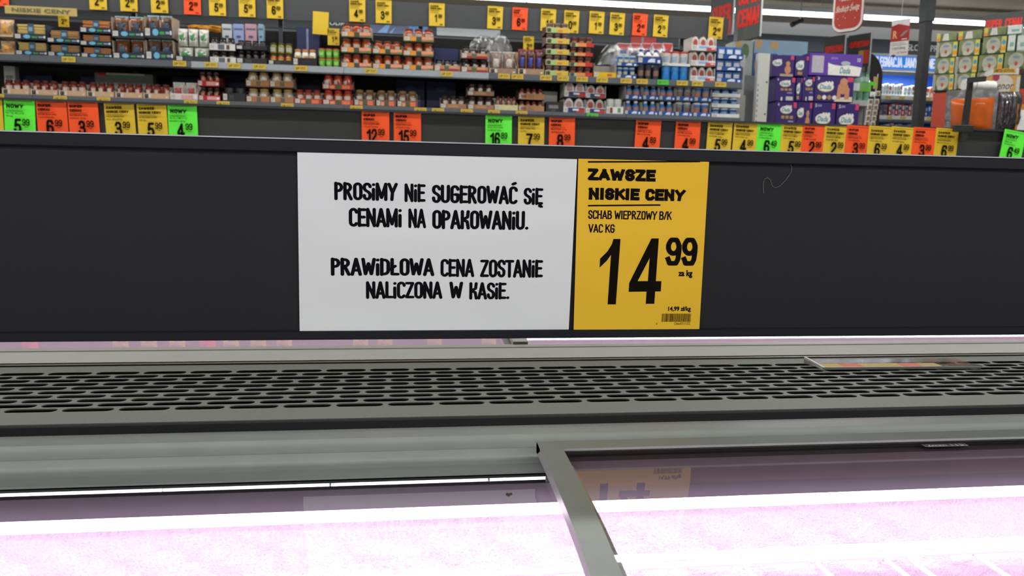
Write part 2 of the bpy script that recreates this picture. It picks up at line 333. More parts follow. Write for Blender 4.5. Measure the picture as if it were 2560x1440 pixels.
# interior
fpart('light_housing', MB().box(X0, X1, .6345, .70, -.2835, -.262, mat('2a252d', .7)).box(X0, X1, .6345, .6575, -.262, -.2575, mat('2a252d', .7)), 'grey lilac housing above the light strip')
fpart('led_tube', MB().tube([(X0, .6235, -.2765), (X1, .6235, -.2765)], .0049, mat('ffeaff', .4, var=0, emit=9.), 12), 'glowing pinkish white strip light', smooth=True)
area('freezer_light', .3, .6235, -.2822, 2.9, .008, 2.9, (1, .905, .995))
area('freezer_light_rear', .3, 1.24, -.29, 2.9, .012, .7, (1, .905, .995))
# frosted rear wall (real relief)
rr = random.Random(3); fw = MB(); NX, NZ = 420, 26; xa, xb = -.75, 1.35; za, zb = -.425, -.296
m_frost = mat('f3e0f4', .4, var=.13, scale=420., bump=.45)
V = []
hm = {}
def frost_amt(x, z):
    e = .60+.05*math.sin((z+.3)*40)
    a = 1 if x < e else max(0, 1-(x-e)/.03)
    return a*min(1, max(0, (-.306-z)/.012))
for j in range(NZ+1):
    for i in range(NX+1):
        x = xa+(xb-xa)*i/NX; z = za+(zb-za)*j/NZ
        am = frost_amt(x, z); V.append((x, .70-.004*am*rr.random()-.0015*am*math.sin(x*90+z*150), z))
fw.add(V, [(j*(NX+1)+i, j*(NX+1)+i+1, (j+1)*(NX+1)+i+1, (j+1)*(NX+1)+i) for j in range(NZ) for i in range(NX)], m_frost)
fpart('frosted_liner', fw, 'pinkish white inner wall coated with frost', smooth=True, kind='stuff')
fpart('liner', MB().box(X0, X1, .702, .72, -.62, -.262, m_pink).box(X0, X1, .05, .702, -.60, -.425, m_pink).box(X0, X1, .05, .07, -.6, -.30, m_pink), 'pink lit inner walls and floor')
# wire shelf
ws = MB(); ws.tube([(-.9, .672, -.361), (1.5, .672, -.361)], .0035, WHITE, 8)
wsh = fpart('wire_shelf', ws, 'white wire rack', None)
for x, y in ((1690, 1434), (1875, 1430), (2058, 1424), (2235, 1416), (2295, 1414), (2465, 1407)):
    p = onZ(x, y, -.366); fpart('rod', MB().tube([(p.x, .672, -.3655), (p.x, .30, -.3655)], .0025, WHITE, 7), None, wsh)
for k in range(9):
    xx = .12-.093*k; fpart('rod', MB().tube([(xx, .672, -.3655), (xx, .30, -.3655)], .0025, WHITE, 7), None, wsh)
# glass lids: profile of the gently bowed lid (y,z)
LP = [(.655, -.2265), (.63, -.2270), (.60, -.2277), (.56, -.2292), (.52, -.2318), (.48, -.2360), (.44, -.2420), (.40, -.2495), (.34, -.2620), (.26, -.280), (.18, -.301), (.10, -.326)]
GP = [(.654, -.2378), (.62, -.2385), (.58, -.2393), (.54, -.2404), (.50, -.2430), (.48, -.2450), (.46, -.2474), (.42, -.2532), (.38, -.2605), (.32, -.2735), (.24, -.294), (.16, -.317)]
def off(P, d, dy=0): return [(a+dy, b+d) for a, b in P]
def lid(xa, xb, dz, dy, label, fw_l=.021, fw_r=.021, bar_d=.0185):
    P = off(LP, dz, dy); th = .010
    bar = lambda a, b: MB().ext([(y, z) for y, z in P]+[(y, z-th) for y, z in P[::-1]], a, b, m_alu)
    L = fpart('lid_frame', bar(xa, xa+fw_l), label)
    part('frame_bar', bar(xb-fw_r, xb), L, (.2, .83, -H))
    if bar_d > .001: part('frame_bar', MB().ext([(P[0][0], P[0][1]), (P[0][0], P[0][1]-th), (P[0][0]-.004, P[0][1]-th-.0004), (P[0][0]-bar_d, P[0][1]-.0030), (P[0][0]-bar_d, P[0][1]-.0010)], xa, xb, m_alu), L, (.2, .83, -H))
    gz = off(GP, dz, dy)
    # the sheet itself stays nearly flat at the back and bows down to the front
    G0 = gz[0][1]
    sheet = MB(); V = []
    n = len(gz)
    for xx in (xa+.004, xb-.004): V += [(xx, y, z) for y, z in gz]
    sheet.add(V, [(k, k+1, n+k+1, n+k) for k in range(n-1)], GLASS)
    part('glass_pane', sheet, L, (.2, .83, -H), 'clear glass', smooth=True)
    return L
xd = .1129
lid(xd, 1.30, 0, 0, 'grey framed sliding glass lid, the higher one', .0205)
lid(-.98, xd+.03, -.0155, -.0005, 'grey framed sliding glass lid, the lower one', bar_d=.0001)
fpart('track_lip', MB().ext([(.6660, -.2515), (.6660, -.2560), (.6458, -.2528), (.6455, -.2512)], X0, xd+.021, m_alu))
# far side of the island
fpart('far_rail', MB().ext([(1.021, -.262), (1.021, -.2325), (1.058, -.2262), (1.060, -.2250), (1.078, -.2250), (1.080, -.2275), (1.080, -.262)][::-1], X0, X1, mat('adaea4', .4, var=.04, scale=20)), 'cream white rail behind the slots', smooth=False)
fpart('gap_strip', MB().box(X0, X1, 1.012, 1.0212, -.25, -.2335, mat('5a4a42', .3)))
FP1 = [(1.080, -.2235), (1.12, -.2218), (1.18, -.2192), (1.26, -.2160), (1.36, -.2145), (1.46, -.2170), (1.58, -.226)]
FP2 = [(1.080, -.2235), (1.13, -.2172), (1.18, -.2110), (1.24, -.2065), (1.32, -.2045), (1.42, -.207), (1.58, -.220)]
def far_lid(xa, xb, dz, label, left=True, right=True):
    P = off(FP2 if xa > 0 else FP1, dz); n = len(P)
    L = fpart('lid_frame', MB().ext(P+[(y, z-.01) for y, z in P[::-1]], xa, xa+.022, mat('adaea4', .4, var=.04, scale=20)), label)
    part('frame_bar', MB().ext(P+[(y, z-.01) for y, z in P[::-1]], xb-.022, xb, m_alu), L, (.2, .83, -H))
    V = []
    for xx in (xa+.004, xb-.004): V += [(xx, y, z-.003) for y, z in P]
    sh = MB(); sh.add(V, [(k, n+k, n+k+1, k+1) for k in range(n-1)], GLASS); part('glass_pane', sh, L, (.2, .83, -H), 'clear glass', smooth=True)
far_lid(.148, 1.6, .002, 'framed sliding glass lid on the far side, the higher one')
far_lid(-1.15, .165, -.008, 'framed sliding glass lid on the far side, the lower one')
fpart('far_liner', MB().box(X0, X1, 1.03, 1.6, -.60, -.42, m_pink).box(X0, X1, 1.06, 1.08, -.6, -.262, mat('a89aa0', .6)).box(X0, X1, 1.6, 1.62, -.6, -.3, m_pink), 'pink lit inside of the far half')
# ------------------------------------------------------------------ price board of the near freezer
m_board = mat('191b20', .65, var=.05, scale=8, spec=.35); m_rail = mat('10141d', .55, var=.05, spec=.35); m_lite = mat('b5bcc0', .4)
bo = (.2, 0, -.1659)
pb = root('price_board', MB().box(-1.1, 1.6, .004, .012, -.160, .0375, m_board), PB, bo, 'long dark grey price board standing on the near freezer', 'board')
part('rail', MB().ext([(0, .0335), (-.001, .0345), (-.001, .0455), (.001, .0465), (.012, .0465), (.012, .0335)][::-1], -1.1, 1.6, m_rail), pb, bo, 'dark blue-black top rail')
part('edge_strip', MB().box(-1.1, 1.6, -.0005, .014, .0465, .0478, m_lite), pb, bo, 'thin pale edge on top')
part('rail', MB().ext([(0, -.1655), (-.0015, -.1645), (-.0015, -.1568), (0, -.1558), (.004, -.1558), (.004, -.1655)][::-1], -1.1, 1.6, m_rail), pb, bo, 'dark bottom rail')
for xx in (-.95, 1.45): part('post', MB().box(xx-.012, xx+.012, .002, .016, -.235, -.164, m_strip), pb, bo)
# white notice
def wavy(name, base, amt):
    if name in MC: return MC[name]
    M = bpy.data.materials.new(name); M.use_nodes = True; nt = M.node_tree; N = nt.nodes; b = N['Principled BSDF']
    b.inputs['Base Color'].default_value = (*lin(base), 1); b.inputs['Roughness'].default_value = .55
    tc = N.new('ShaderNodeTexCoord'); mp = N.new('ShaderNodeMapping'); mp.inputs['Scale'].default_value = (5, 1, 11); no = N.new('ShaderNodeTexNoise'); no.inputs['Scale'].default_value = 1.; no.inputs['Detail'].default_value = 1.
    bp = N.new('ShaderNodeBump'); bp.inputs['Distance'].default_value = .02; bp.inputs['Strength'].default_value = amt
    nt.links.new(tc.outputs['Object'], mp.inputs[0]); nt.links.new(mp.outputs[0], no.inputs['Vector']); nt.links.new(no.outputs['Fac'], bp.inputs['Height']); nt.links.new(bp.outputs[0], b.inputs['Normal'])
    MC[name] = M; return M
def bp_(x, y): return PB.at(x, y)
no_ = MB(); c0, c1, c2, c3 = bp_(743, 371), bp_(1443.5, 388), bp_(1422, 826.5), bp_(749, 829.5)
no_.hexa([(c3[0], .0005, c3[1]), (c2[0], .0005, c2[1]), (c2[0], .0011, c2[1]), (c3[0], .0011, c3[1]), (c0[0], .0005, c0[1]), (c1[0], .0005, c1[1]), (c1[0], .0011, c1[1]), (c0[0], .0011, c0[1])], wavy('white_paper', 'e2e8ea', .35))
no_o = (.03, 0, -.156)
nt_ = root('paper_notice', no_, PB, no_o, 'white landscape paper notice with four lines of black Polish capitals', 'notice')
tx = MB(); INK = mat('0d0c11', .9, var=.02, spec=.1)
for s_, x0, x1, z0, z1 in (('PROSiMY', -.0804, -.014, -.0152, .0040), ('NiE', -.0070, .0154, -.0160, .0036), ('SUGEROWAĆ', .0221, .1152, -.0167, .0030), ('SiĘ', .1216, .1432, -.0170, .0018),
                           ('CENAMi', -.0656, -.0099, -.0432, -.0229), ('NA', -.0029, .0160, -.0436, -.0230), ('OPAKOWANiU.', .0226, .1275, -.0444, -.0238),
                           ('PRAWiDŁOWA', -.0849, .0252, -.0956, -.0762), ('CENA', .0318, .0687, -.0965, -.0766), ('ZOSTANiE', .0750, .1449, -.0970, -.0769),
                           ('NALiCZONA', -.0481, .0341, -.1206, -.1015), ('W', .0415, .0567, -.1208, -.1017), ('KASiE.', .0634, .1079, -.1214, -.1022)):
    tx.marker(s_, x0, x1, z0+.001, z1-.0016, .0003, INK, .17)
part('printed_text', tx, nt_, no_o, 'bold hand-drawn black capitals')
# yellow tag
ye = MB(); d0, d1, d2, d3 = bp_(1446, 391), bp_(1773, 396), bp_(1748, 823), bp_(1434, 824)
ye.hexa([(d3[0], -.0003, d3[1]), (d2[0], -.0003, d2[1]), (d2[0], .0003, d2[1]), (d3[0], .0003, d3[1]), (d0[0], -.0003, d0[1]), (d1[0], -.0003, d1[1]), (d1[0], .0003, d1[1]), (d0[0], .0003, d0[1])], wavy('yellow_paper', 'edbf22', .3))
yo = (.25, 0, -.156)
yt = root('price_tag', ye, PB, yo, 'large yellow paper price tag beside the white notice on the near board', 'price tag')
ty = MB(); YI = mat('120d07', .9, var=.02, spec=.1)
def cp(x, y): return bp_(x/3+1410, y/3+370)
def fit(mb, st, x0, y0, x1, y1, bold, res=4):
    a = cp(x0, (y0+y1)/2); b = cp(x1, (y0+y1)/2); c = cp((x0+x1)/2, y0)[1]; d = cp((x0+x1)/2, y1)[1]
    mb.text(st, a[0], b[0], d, c, -.0005, YI, bold, res)
def pline(mb, pts): mb.poly([cp(*p) for p in pts], -.0005, YI)
pline(ty, [(178, 98), (180, 110), (1020, 107), (1020, 96)][::1]); pline(ty, [(178, 427), (180, 438), (722, 433), (722, 422)])

def fith(st, x0, y0, x1, y1, th, wx): ty.heavy(st, cp(x0, (y0+y1)/2)[0], cp(x1, (y0+y1)/2)[0], cp(x0, y1)[1], cp(x0, y0)[1], -.0005, YI, th, wx)
def fitf(st, x0, y0, x1, y1, f): a = cp(x0, (y0+y1)/2)[0]; b = cp(x1, (y0+y1)/2)[0]; ty.fat(st, a, b, cp(x0, y1)[1], cp(x0, y0)[1], -.0005, YI, f, 3)
fith('ZAWSZE', 178, 152, 688, 242, .29, 1.6); fith('NISkIE CENY', 180, 297, 916, 387, .29, 1.6)

for st_, q0, q1, q2, q3 in (('SCHAB WIEPRZOWY B/k', 181, 466, 810, 531), ('VAC kG', 181, 570, 380, 634)):
    fith(st_, q0, q1, q2, q3, .14, 1.05)
pline(ty, [(370, 682), (423, 682), (388, 1172), (326, 1172), (352, 800), (320, 845), (266, 897), (270, 830), (325, 775), (358, 722)][::-1])
a4 = [(655, 678), (710, 678), (688, 998), (730, 998), (725, 1075), (683, 1075), (676, 1168), (612, 1168), (618, 1078), (484, 1078), (488, 1012)]
h4 = [(642, 825), (551, 998), (628, 998)]
pline(ty, [(655, 678), (710, 678), (688, 998), (628, 998), (642, 825)][::-1]); pline(ty, [(655, 678), (642, 825), (551, 998), (488, 1012)]); pline(ty, [(488, 1012), (551, 998), (730, 998), (725, 1075), (484, 1078)]); pline(ty, [(618, 1077), (683, 1075.5), (676, 1168), (612, 1168)][::-1])
ty.digits('99', cp(757, 780)[0], cp(1000, 780)[0], cp(880, 882)[1], cp(880, 672)[1], -.0005, YI, .165); fitf('za kg', 857, 915, 962, 975, .05); fitf('14,99 zł/kg', 780, 1188, 950, 1232, .04)
xx = 730; rb = random.Random(5)
while xx < 948:
    wd = rb.choice((2, 2, 3, 5)); pline(ty, [(xx+4, 1242), (xx+4+wd, 1242), (xx+wd, 1303), (xx, 1303)][::-1]); xx += wd+rb.choice((2, 3, 3))
fit(ty, 'Chłod/5/1/12/2', 826, 1306, 944, 1325, 0); fit(ty, '6', 690, 1308, 700, 1324, 0)
part('printed_text', ty, yt, yo, 'black price and product lettering')
# hair on the board
hp = [(1912, 483), (1911, 460), (1914, 448), (1922, 444), (1929, 450), (1934, 465), (1941, 470), (1953, 465), (1967, 451), (1981, 431), (1983, 418), (1978, 407), (1970, 404), (1965, 406), (1963, 402)]
hq = []
for a, b in zip(hp, hp[1:]):
    for k in range(4): hq.append((a[0]+(b[0]-a[0])*k/4, a[1]+(b[1]-a[1])*k/4))
ho = (bp_(1940, 450)[0], 0, bp_(1940, 470)[1])
root('hair', MB().tube([(bp_(*p)[0], .0036-.0006, bp_(*p)[1]) for p in hq+[hp[-1]]], .00022, mat('8a8a88', .5), 5), PB, ho, 'thin pale curly hair stuck to the dark price board', 'hair')
# dirt crumb on the lower lid, sticker under the upper lid
cz = -.2505; c_ = onZ(1273, 1241, cz); cm = MB()
for k in range(7):
    a, b = rb.uniform(-.002, .002), rb.uniform(-.0025, .0025); cm.lathe(a, b, [(.0002, 0), (.0012, .0006), (.0013, .0014), (.0003, .0022)], mat('4a3d38', .9, var=.3, scale=900), 6)
root('dirt_crumb', cm.mesh('dirt_crumb'), W, (c_.x, c_.y, cz), 'small brown crumb lying on the lower glass lid', 'crumb')
s0 = onZ(2362, 1113, -.2352)
st = MB(); st.add([(-.022, -.0038, 0), (.022, -.0038, 0), (.022, .0038, 0), (-.022, .0038, 0)], [(0, 1, 2, 3)], mat('6b6263', .5))
sk = root('glass_sticker', st, W, (0, 0, 0), 'small printed maker label under the upper lid glass', 'sticker'); sk.location = (s0.x, s0.y, -.2352+H)
t2 = MB(); V, Fc, _ = text_geo('2mm 115', .01); t2.add([(-.019+.038*a, -.0026+.0052*b, .0003) for a, b in V], Fc, WHITE)
for q in ((-.022, -.0038, .022, -.0033), (-.022, .0033, .022, .0038), (-.022, -.0038, -.0215, .0038), (.0215, -.0038, .022, .0038)):
    t2.add([(q[0], q[1], .0003), (q[2], q[1], .0003), (q[2], q[3], .0003), (q[0], q[3], .0003)], [(0, 1, 2, 3)], WHITE)
part('printed_text', t2, sk)
# acrylic label holder lying on the slotted top
hb = MB(); ah = root('label_holder', None, W, (.66, .94, ZG), 'clear plastic holder with coloured label strip lying on the slotted top', 'label holder')
ho_ = (.66, .94, ZG)
HC = [(.5514, .9385), (.7815, .9335), (.7875, .9906), (.5538, .9940)]
hx = lambda q, z0, z1: [(a, b, z0) for a, b in q]+[(a, b, z1) for a, b in q]
part('tray', MB().hexa(hx(HC, ZG+.0005, ZG+.0025), ACRYL), ah, ho_, 'clear plastic')
(fx, fy), (gx, gy) = HC[0], HC[1]; (kx, ky) = HC[3]
lr = lambda u, d, z: (fx+(gx-fx)*u, fy+(gy-fy)*u+d, z)
part('edge', MB().hexa([lr(0, 0, ZG+.0005), lr(1, 0, ZG+.0005), lr(1, .002, ZG+.0005), lr(0, .002, ZG+.0005), lr(0, 0, ZG+.004), lr(1, 0, ZG+.004), lr(1, .002, ZG+.004), lr(0, .002, ZG+.004)], mat('a9aba6', .3)), ah, ho_)
part('edge', MB().hexa([(kx, ky, ZG), (kx+.003, ky, ZG), (fx+.003, fy, ZG), (fx, fy, ZG), (kx, ky, ZG+.006), (kx+.003, ky, ZG+.006), (fx+.003, fy, ZG+.004), (fx, fy, ZG+.004)], mat('d5d6d2', .3)), ah, ho_)
for k, c in enumerate(('c8a83a', 'e5603a', 'c8a83a', 'c8a83a', 'e5603a', 'bda43f')):
    u0, u1 = .02+.125*k, .143+.125*k
    part('price_strip', MB().hexa([lr(u0, .004, ZG+.003), lr(u1, .004, ZG+.003), lr(u1, .024, ZG+.003), lr(u0, .024, ZG+.003), lr(u0, .004, ZG+.0034), lr(u1, .004, ZG+.0034), lr(u1, .024, ZG+.0034), lr(u0, .024, ZG+.0034)], mat(c, .6)), ah, ho_, 'red paper strip' if c[0] == 'e' else None)
# ================================================================== price tags
COLS = {'y': ('dfba26', 'yellow'), 'o': ('ff5310', 'orange'), 'g': ('60f83e', 'green')}
HEAD = {'y': ('ZAWSZE', 'NISKIE CENY'), 'o': ('SUPER', 'CENA!'), 'g': ('NOWY', None)}
BODY = {'y': ('PRODUKT MROZONY', 'LUBELLA 400g'), 'o': ('PIZZA GUSEPPE', 'MROZONA 425g'), 'g': ('WARZYWA NA PAT', 'MROZONE 1kg')}
def tag_mb(kind, z, gr, body, wd=.148, ht=.21, head=None, blank=False, cut=0, skew=0):
    """price tag in local coordinates, origin at its base centre"""
    pm = MB(); c = mat(COLS[kind][0], .55, var=.03, scale=8); n = 6
    V = []; Fq = []
    cv = lambda v: -.004*math.sin(min(1, v*1.3)*math.pi*.5)*abs(skew)/8
    for j in range(n+1):
        for s_ in (-.5, .5): V.append((s_*wd, cv(j/n), ht*(1-j/n)))
    k = len(V); V += [(a, b+.0012, d) for a, b, d in V]
    for j in range(n):
        a = 2*j; Fq += [(a, a+2, a+3, a+1), (k+a, k+a+1, k+a+3, k+a+2), (a, k+a, k+a+2, a+2), (a+1, a+3, k+a+3, k+a+1)]
    Fq += [(0, 1, k+1, k), (2*n, k+2*n, k+2*n+1, 2*n+1)]; pm.add(V, Fq, c)
    if blank: return pm, None
    tm = MB(); I = YI; X = lambda u: (u-.5)*wd; Z = lambda v: ht*(1-v); yy = -.0065
    T = lambda s_, u0, u1, v0, v1, b, res=2: tm.heavy(s_.replace('K', 'k'), X(u0), X(u1), Z(v1), Z(v0), yy, I, .27, 1.6) if b > .02 else tm.text(s_, X(u0), X(u1), Z(v1), Z(v0), yy, I, .01, res)
    tm.face(X(.07), X(.93), Z(.058), Z(.05), yy, I)
    h = head or HEAD[kind]
    if h[1]:
        T(h[0], .07, .07+.088*len(h[0]) if kind == 'y' else .5, .10, .165, .05); T(h[1], .07, .83 if kind == 'y' else .45, .20, .265, .05)
    else: T(h[0], .09, .66, .13, .225, .05)
    tm.face(X(.07), X(.62), Z(.298), Z(.29), yy, I)
    T(body[0], .07, .66 if len(body[0]) > 8 else .4, .325, .37, 0, 1); T(body[1], .07, .58 if len(body[1]) > 8 else .3, .40, .445, 0, 1)
    bx = .16 if len(z) > 1 else .30
    tm.digits(z, X(bx), X(.56), Z(.83), Z(.475), yy, I, .17) if z != '1' else tm.digits(z, X(.36), X(.5), Z(.83), Z(.475), yy, I, .17)
    tm.digits(gr, X(.585), X(.83), Z(.635), Z(.475), yy, I, .15); tm.face(X(.66), X(.78), Z(.672), Z(.662), yy, I)
    tm.face(X(.68), X(.88), Z(.94), Z(.90), yy, mat('4a3a14', .7))
    return pm, tm
def place_tag(pl, s, d, z, kind, zl, gr, label, group, body=None, rz=0, sc=1., tilt=0., head=None, blank=False, skew=0):
    pm, tm = tag_mb(kind, zl, gr, body or BODY[kind], head=head, blank=blank, skew=skew)
    o = root('price_tag', pm.mesh('price_tag'), pl, (s, d, z), label, 'price tag', group); o.scale = (sc, 1, sc)
    if tilt: o.rotation_euler = (0, tilt, pl.a)
    if tm: part('printed_text', tm.mesh('printed_text'), o)
    return o
# second row price board
P2 = Pl(4.3); zt = .4135; a0 = P2.at(2385, 330)[0]
b2o = (.5, 0, zt-.26)
b2 = root('price_board', MB().box(-3.4, 5.4, .004, .02, zt-.26, zt-.012, mat('2c2c2c', .7, var=.05, scale=6)), P2, b2o, 'long dark board full of coloured price tags on the second freezer', 'board')
part('rail', MB().box(-3.4, 5.4, -.016, .022, zt-.012, zt, mat('2b2b2e', .5)), b2, b2o, 'dark top rail'); part('rail', MB().box(-3.4, 5.4, -.006, .022, zt-.275, zt-.258, mat('2b2b2e', .5)), b2, b2o)
for xx in (-3, -.2, 2.6, 5.2): part('post', MB().box(xx-.02, xx+.02, .004, .03, zt-.62, zt-.27, m_strip), b2, b2o)
f2 = root('island_freezer', None, P2, (1, 0, -H), 'second chest freezer hidden behind the near price board', 'freezer')
part('cabinet', MB().box(-3.4, 5.4, -.85, .85, -H+.1, -.25, m_grey), f2, (1, 0, -H)); part('plinth', MB().box(-3.35, 5.35, -.8, .8, -H, -H+.1, m_strip), f2, (1, 0, -H)); part('top_spine', MB().box(-3.4, 5.4, -.12, .12, -.25, -.205, m_grill), f2, (1, 0, -H))
TG = [(-68, 'y', '5', '99', 0), (12, 'g', '5', '99', 0), (95, 'o', '6', '99', 0), (175, 'o', '3', '99', 0), (266, 'y', '3', '99', 0), (347, 'y', '5', '99', 0), (422, 'g', '4', '99', 0), (905, 'o', '12', '99', 0), (985, 'o', '15', '99', 0),
      (1214, 'g', '16', '89', 0), (1296, 'y', '7', '99', 0), (1373, 'o', '8', '99', 0), (1587, 'o', '4', '89', 4), (1687, 'o', '4', '99', 4), (1767, 'y', '5', '99', 3), (1832, 'y', '4', '99', 3), (1891, 'g', '6', '49', 3), (1951, 'y', '5', '99', 3),
      (2003, 'o', '2', '99', 3), (2058, 'y', '2', '99', 0), (2112, 'o', '3', '99', 0), (2167, 'y', '6', '59', 3), (2223, 'y', '4', '99', 3), (2278, 'o', '3', '99', 3), (2334, 'y', '6', '99', 3), (2496, 'g', '6', '49', 8)]
BD = [('FRYTKI', '750g'), ('FRYTKI PROSTE', '750g'), ('FRYTKI ZE SKORKA', 'KARBOWANE 450g'), ('FRYTKI DO PIEK', 'RNIKA 750g'), ('PASTA ZAPIEKANA', 'BOL. 400g/450g'), ('FRYTKI KARBOWANE', '750g'), ('FRYTKI SYMPATYCZ', 'BENEFITY 450g'), ('PIZZA GUSEPPE AMER.', 'STYLE HOT DOG 440g'),
      ('PIZZA TRATTORIA', 'GUSEPPE 2x375g'), ('PIZZA FELICIANA', 'SALAME SZ/K 2x320g'), ('PIZZA CIENKA FRED.', '2x350g'), ('MINI PIZZA 270g', 'SZYNKA/2x400'), ('PIEROGI Z SERY', 'MROZONE 450g'), ('KLUSKI SLASKIE', 'TYPOWE 450g'), ('PYZY Z MIESEM', 'DANIE 1kg'), ('PIEROGI RUSKIE', 'TYPOWE 1kg'),
      ('PIEROGI Z MIES', 'DOBRE DANIE 1kg'), ('PIEROGI Z MIES', 'TYPOWE 1kg'), ('KOPYTKA', 'POMYSLOWE'), ('KARTACZE Z MIESEM', 'DANIE 450'), ('PIEROGI Z KAPUSTA', 'TYPOWE 450g'), ('PIEROGI Z TRUSK.', 'TYPOWE 1kg'), ('PIEROGI Z JAGODAMI', 'DANIE 450g'), ('KNEDLE Z SLIWK', 'MROZONE 450g'), ('NALESNIKI', 'MROZONE 1kg'), ('PIEROGI', 'Z TRUSKAWKAMI 1kg')]
PRW = {'5': 'five', '6': 'six', '3': 'three', '4': 'four', '12': 'twelve', '15': 'fifteen', '16': 'sixteen', '7': 'seven', '8': 'eight', '2': 'two', '1': 'one', '0': 'zero'}
for i, (x, k, zl, gr, sk_) in enumerate(TG):
    s = P2.at(x, 300)[0]; ov = -.006-.0022*(i % 2) if i < 13 else -.004-.0016*(i-12)
    place_tag(P2, s+.074, ov, zt-.215, k, zl, gr, '%s price tag reading %s, %s from the left on the second price board' % (COLS[k][1], PRW[zl], ORD[i]), 'price tags on the second board', BD[i], skew=sk_,
              tilt=math.radians((0, 1.2, -1.0, -1.5, -2, -1.6, -.8)[i] if i < 7 else (-.4 if i < 12 else (8 if i == 25 else 2.0))))
# ================================================================== gondola
G = Pl(7.3); ZU = 1.0705; ZL = .7335
def sx(x, y=200): return G.at(x, y)[0]
GX0, GX1 = -4.6, sx(1853)
m_shelf = mat('4b5056', .4, metal=.1, var=.05); m_shelf_lit = mat('8c9398', .35, metal=.2, var=.05); m_back = mat('3c3c3b', .8, var=.05, scale=3)
go = root('shelf_gondola', None, G, (0, .3, -H), 'long dark grey supermarket shelf rack behind the freezers', 'shelf'); GO = (0, .3, -H)
part('back_panel', MB().box(GX0, GX1, .50, .53, -H, 1.46, m_back), go, GO, 'dark back panel'); part('base', MB().box(GX0, GX1, 0, .5, -H, -H+.15, m_shelf), go, GO)
def shelf(z, lipz, name='shelf_board'):
    o = part(name, MB().box(GX0, GX1, -.02, .5, z-.03, z, m_shelf), go, GO)
    # price rail in lengths of 1.33 m, some in a paler grey that paints in caught light
    x = GX0
    k = 0
    while x < GX1-.01:
        w_ = min(1.33, GX1-x); part('price_rail', MB().ext([(-.02, z), (-.034, z-.004), (-.040, z-.055), (-.03, z-.066), (-.02, z-.066)], x+.002, x+w_-.002, m_shelf_lit if k in (2, 3) and z > 1 else m_shelf), o, GO); x += w_; k += 1
shelf(ZU, 0); shelf(ZL, 0); shelf(.38, 0); shelf(.03, 0); shelf(-.35, 0)
part('header_board', MB().box(GX0, sx(1822, 80)+.11, .29, .304, 1.525, 1.738, mat('3f4142', .6, var=.04, scale=5)), go, GO, 'dark header board for price tags')
for xx in (-3.9, -2.57, -1.24, .09, 1.42, 2.75): part('upright', MB().box(xx-.02, xx+.02, .46, .50, -H, 1.67, m_shelf), go, GO); part('bracket', MB().box(xx-.01, xx+.01, .304, .48, 1.60, 1.62, m_shelf), go, GO)
# header tags
HT = [(-22, 'o', '3', '99'), (224, 'y', '2', '99'), (301, 'y', '2', '99'), (378, 'y', '2', '95'), (460, 'o', '2', '99'), (523, 'y', '5', '99'), (597, 'y', '5', '99'), (667, 'y', '6', '89'), (873, 'y', '4', '99'), (939, 'y', '3', '49'), (1072, 'y', '1', '99'), (1217, 'y', '3', '99'), (1279, 'o', '6', '99'),
      (1350, 'y', '1', '45'), (1408, 'y', '0', '89'), (1471, 'y', '1', '99'), (1522, 'y', '3', '99'), (1579, 'o', '2', '49'), (1631, 'y', '2', '75'), (1769, 'y', '2', '49')]
HB = [15, 24, 28, 32, 36, 39, 42, 46, 54, 58, 65, 72, 75, 78, 82, 84, 87, 89, 92, 97]
GH = Pl(7.57)
for i, (x, k, zl, gr) in enumerate(HT):
    s, z = GH.at(x, HB[i]); place_tag(GH, s+.076, -.002, z+.002, k, zl, gr, '%s price tag reading %s, %s from the left on the gondola header board' % (COLS[k][1], PRW[zl], ORD[i]), 'price tags on the header board', ('KETCHUP LAGODNY', 'PUDLISZKI 480g'), sc=1.0,
              head=('ZAWSZE', 'NISKIE CENY') if zl == '6' else (('SUPER', 'CENA!') if k == 'o' else None), tilt=math.radians((0, 0, 0, -.6, .4, 0, 0, 0, 0, 0, 0, 1.5, 1.5, 1.5, 1.5, 1.5, 2, 2, 2, 2)[i]))
def hang(x, y1, k, zl, gr, sc, label, blank=False, d=.1, body=None):
    s, z = Pl(7.3+d).at(x, y1); place_tag(Pl(7.3+d), s, 0, z, k, zl, gr, label, None, body, sc=sc, blank=blank, tilt=math.radians(2 if blank else 0))
hang(801, 86, 'y', '', '', .97, 'blank yellow square card hanging over the navy box', True, .2)
hang(834, 113, 'y', '1', '99', .72, 'small yellow price tag hanging by the blank yellow card', d=.2)
hang(1321, 130, 'y', '2', '49', .7, 'small yellow price tag standing behind the red and blue sweets bag', d=.25)
hang(160, 67, 'y', '2', '99', .6, 'small yellow price tag tucked under the low prices strip', d=.1)
s0, z1 = G.at(25, 19); s1, z0 = G.at(204, 47)
nk = root('header_strip', MB().box(s0, s1, -.09, -.087, z0, z1, mat('cdb56a', .5)), G, (s0, -.09, z0), 'pale yellow plastic strip with grey low prices lettering above the pasta', 'sign')
part('hook', MB().box(s0+.3, s0+.32, -.087, .29, z1-.02, z1-.012, m_shelf), nk, (s0, -.09, z0)); part('hook', MB().box(s0+.32, s0+.33, .28, .29, z1-.02, 1.53, m_shelf), nk, (s0, -.09, z0))
part('printed_text', MB().fat('NISKIE CENY', s0+.055, s1-.05, z0+.016, z1-.016, -.0925, mat('6f6a52', .6), .07), nk, (s0, -.09, z0))
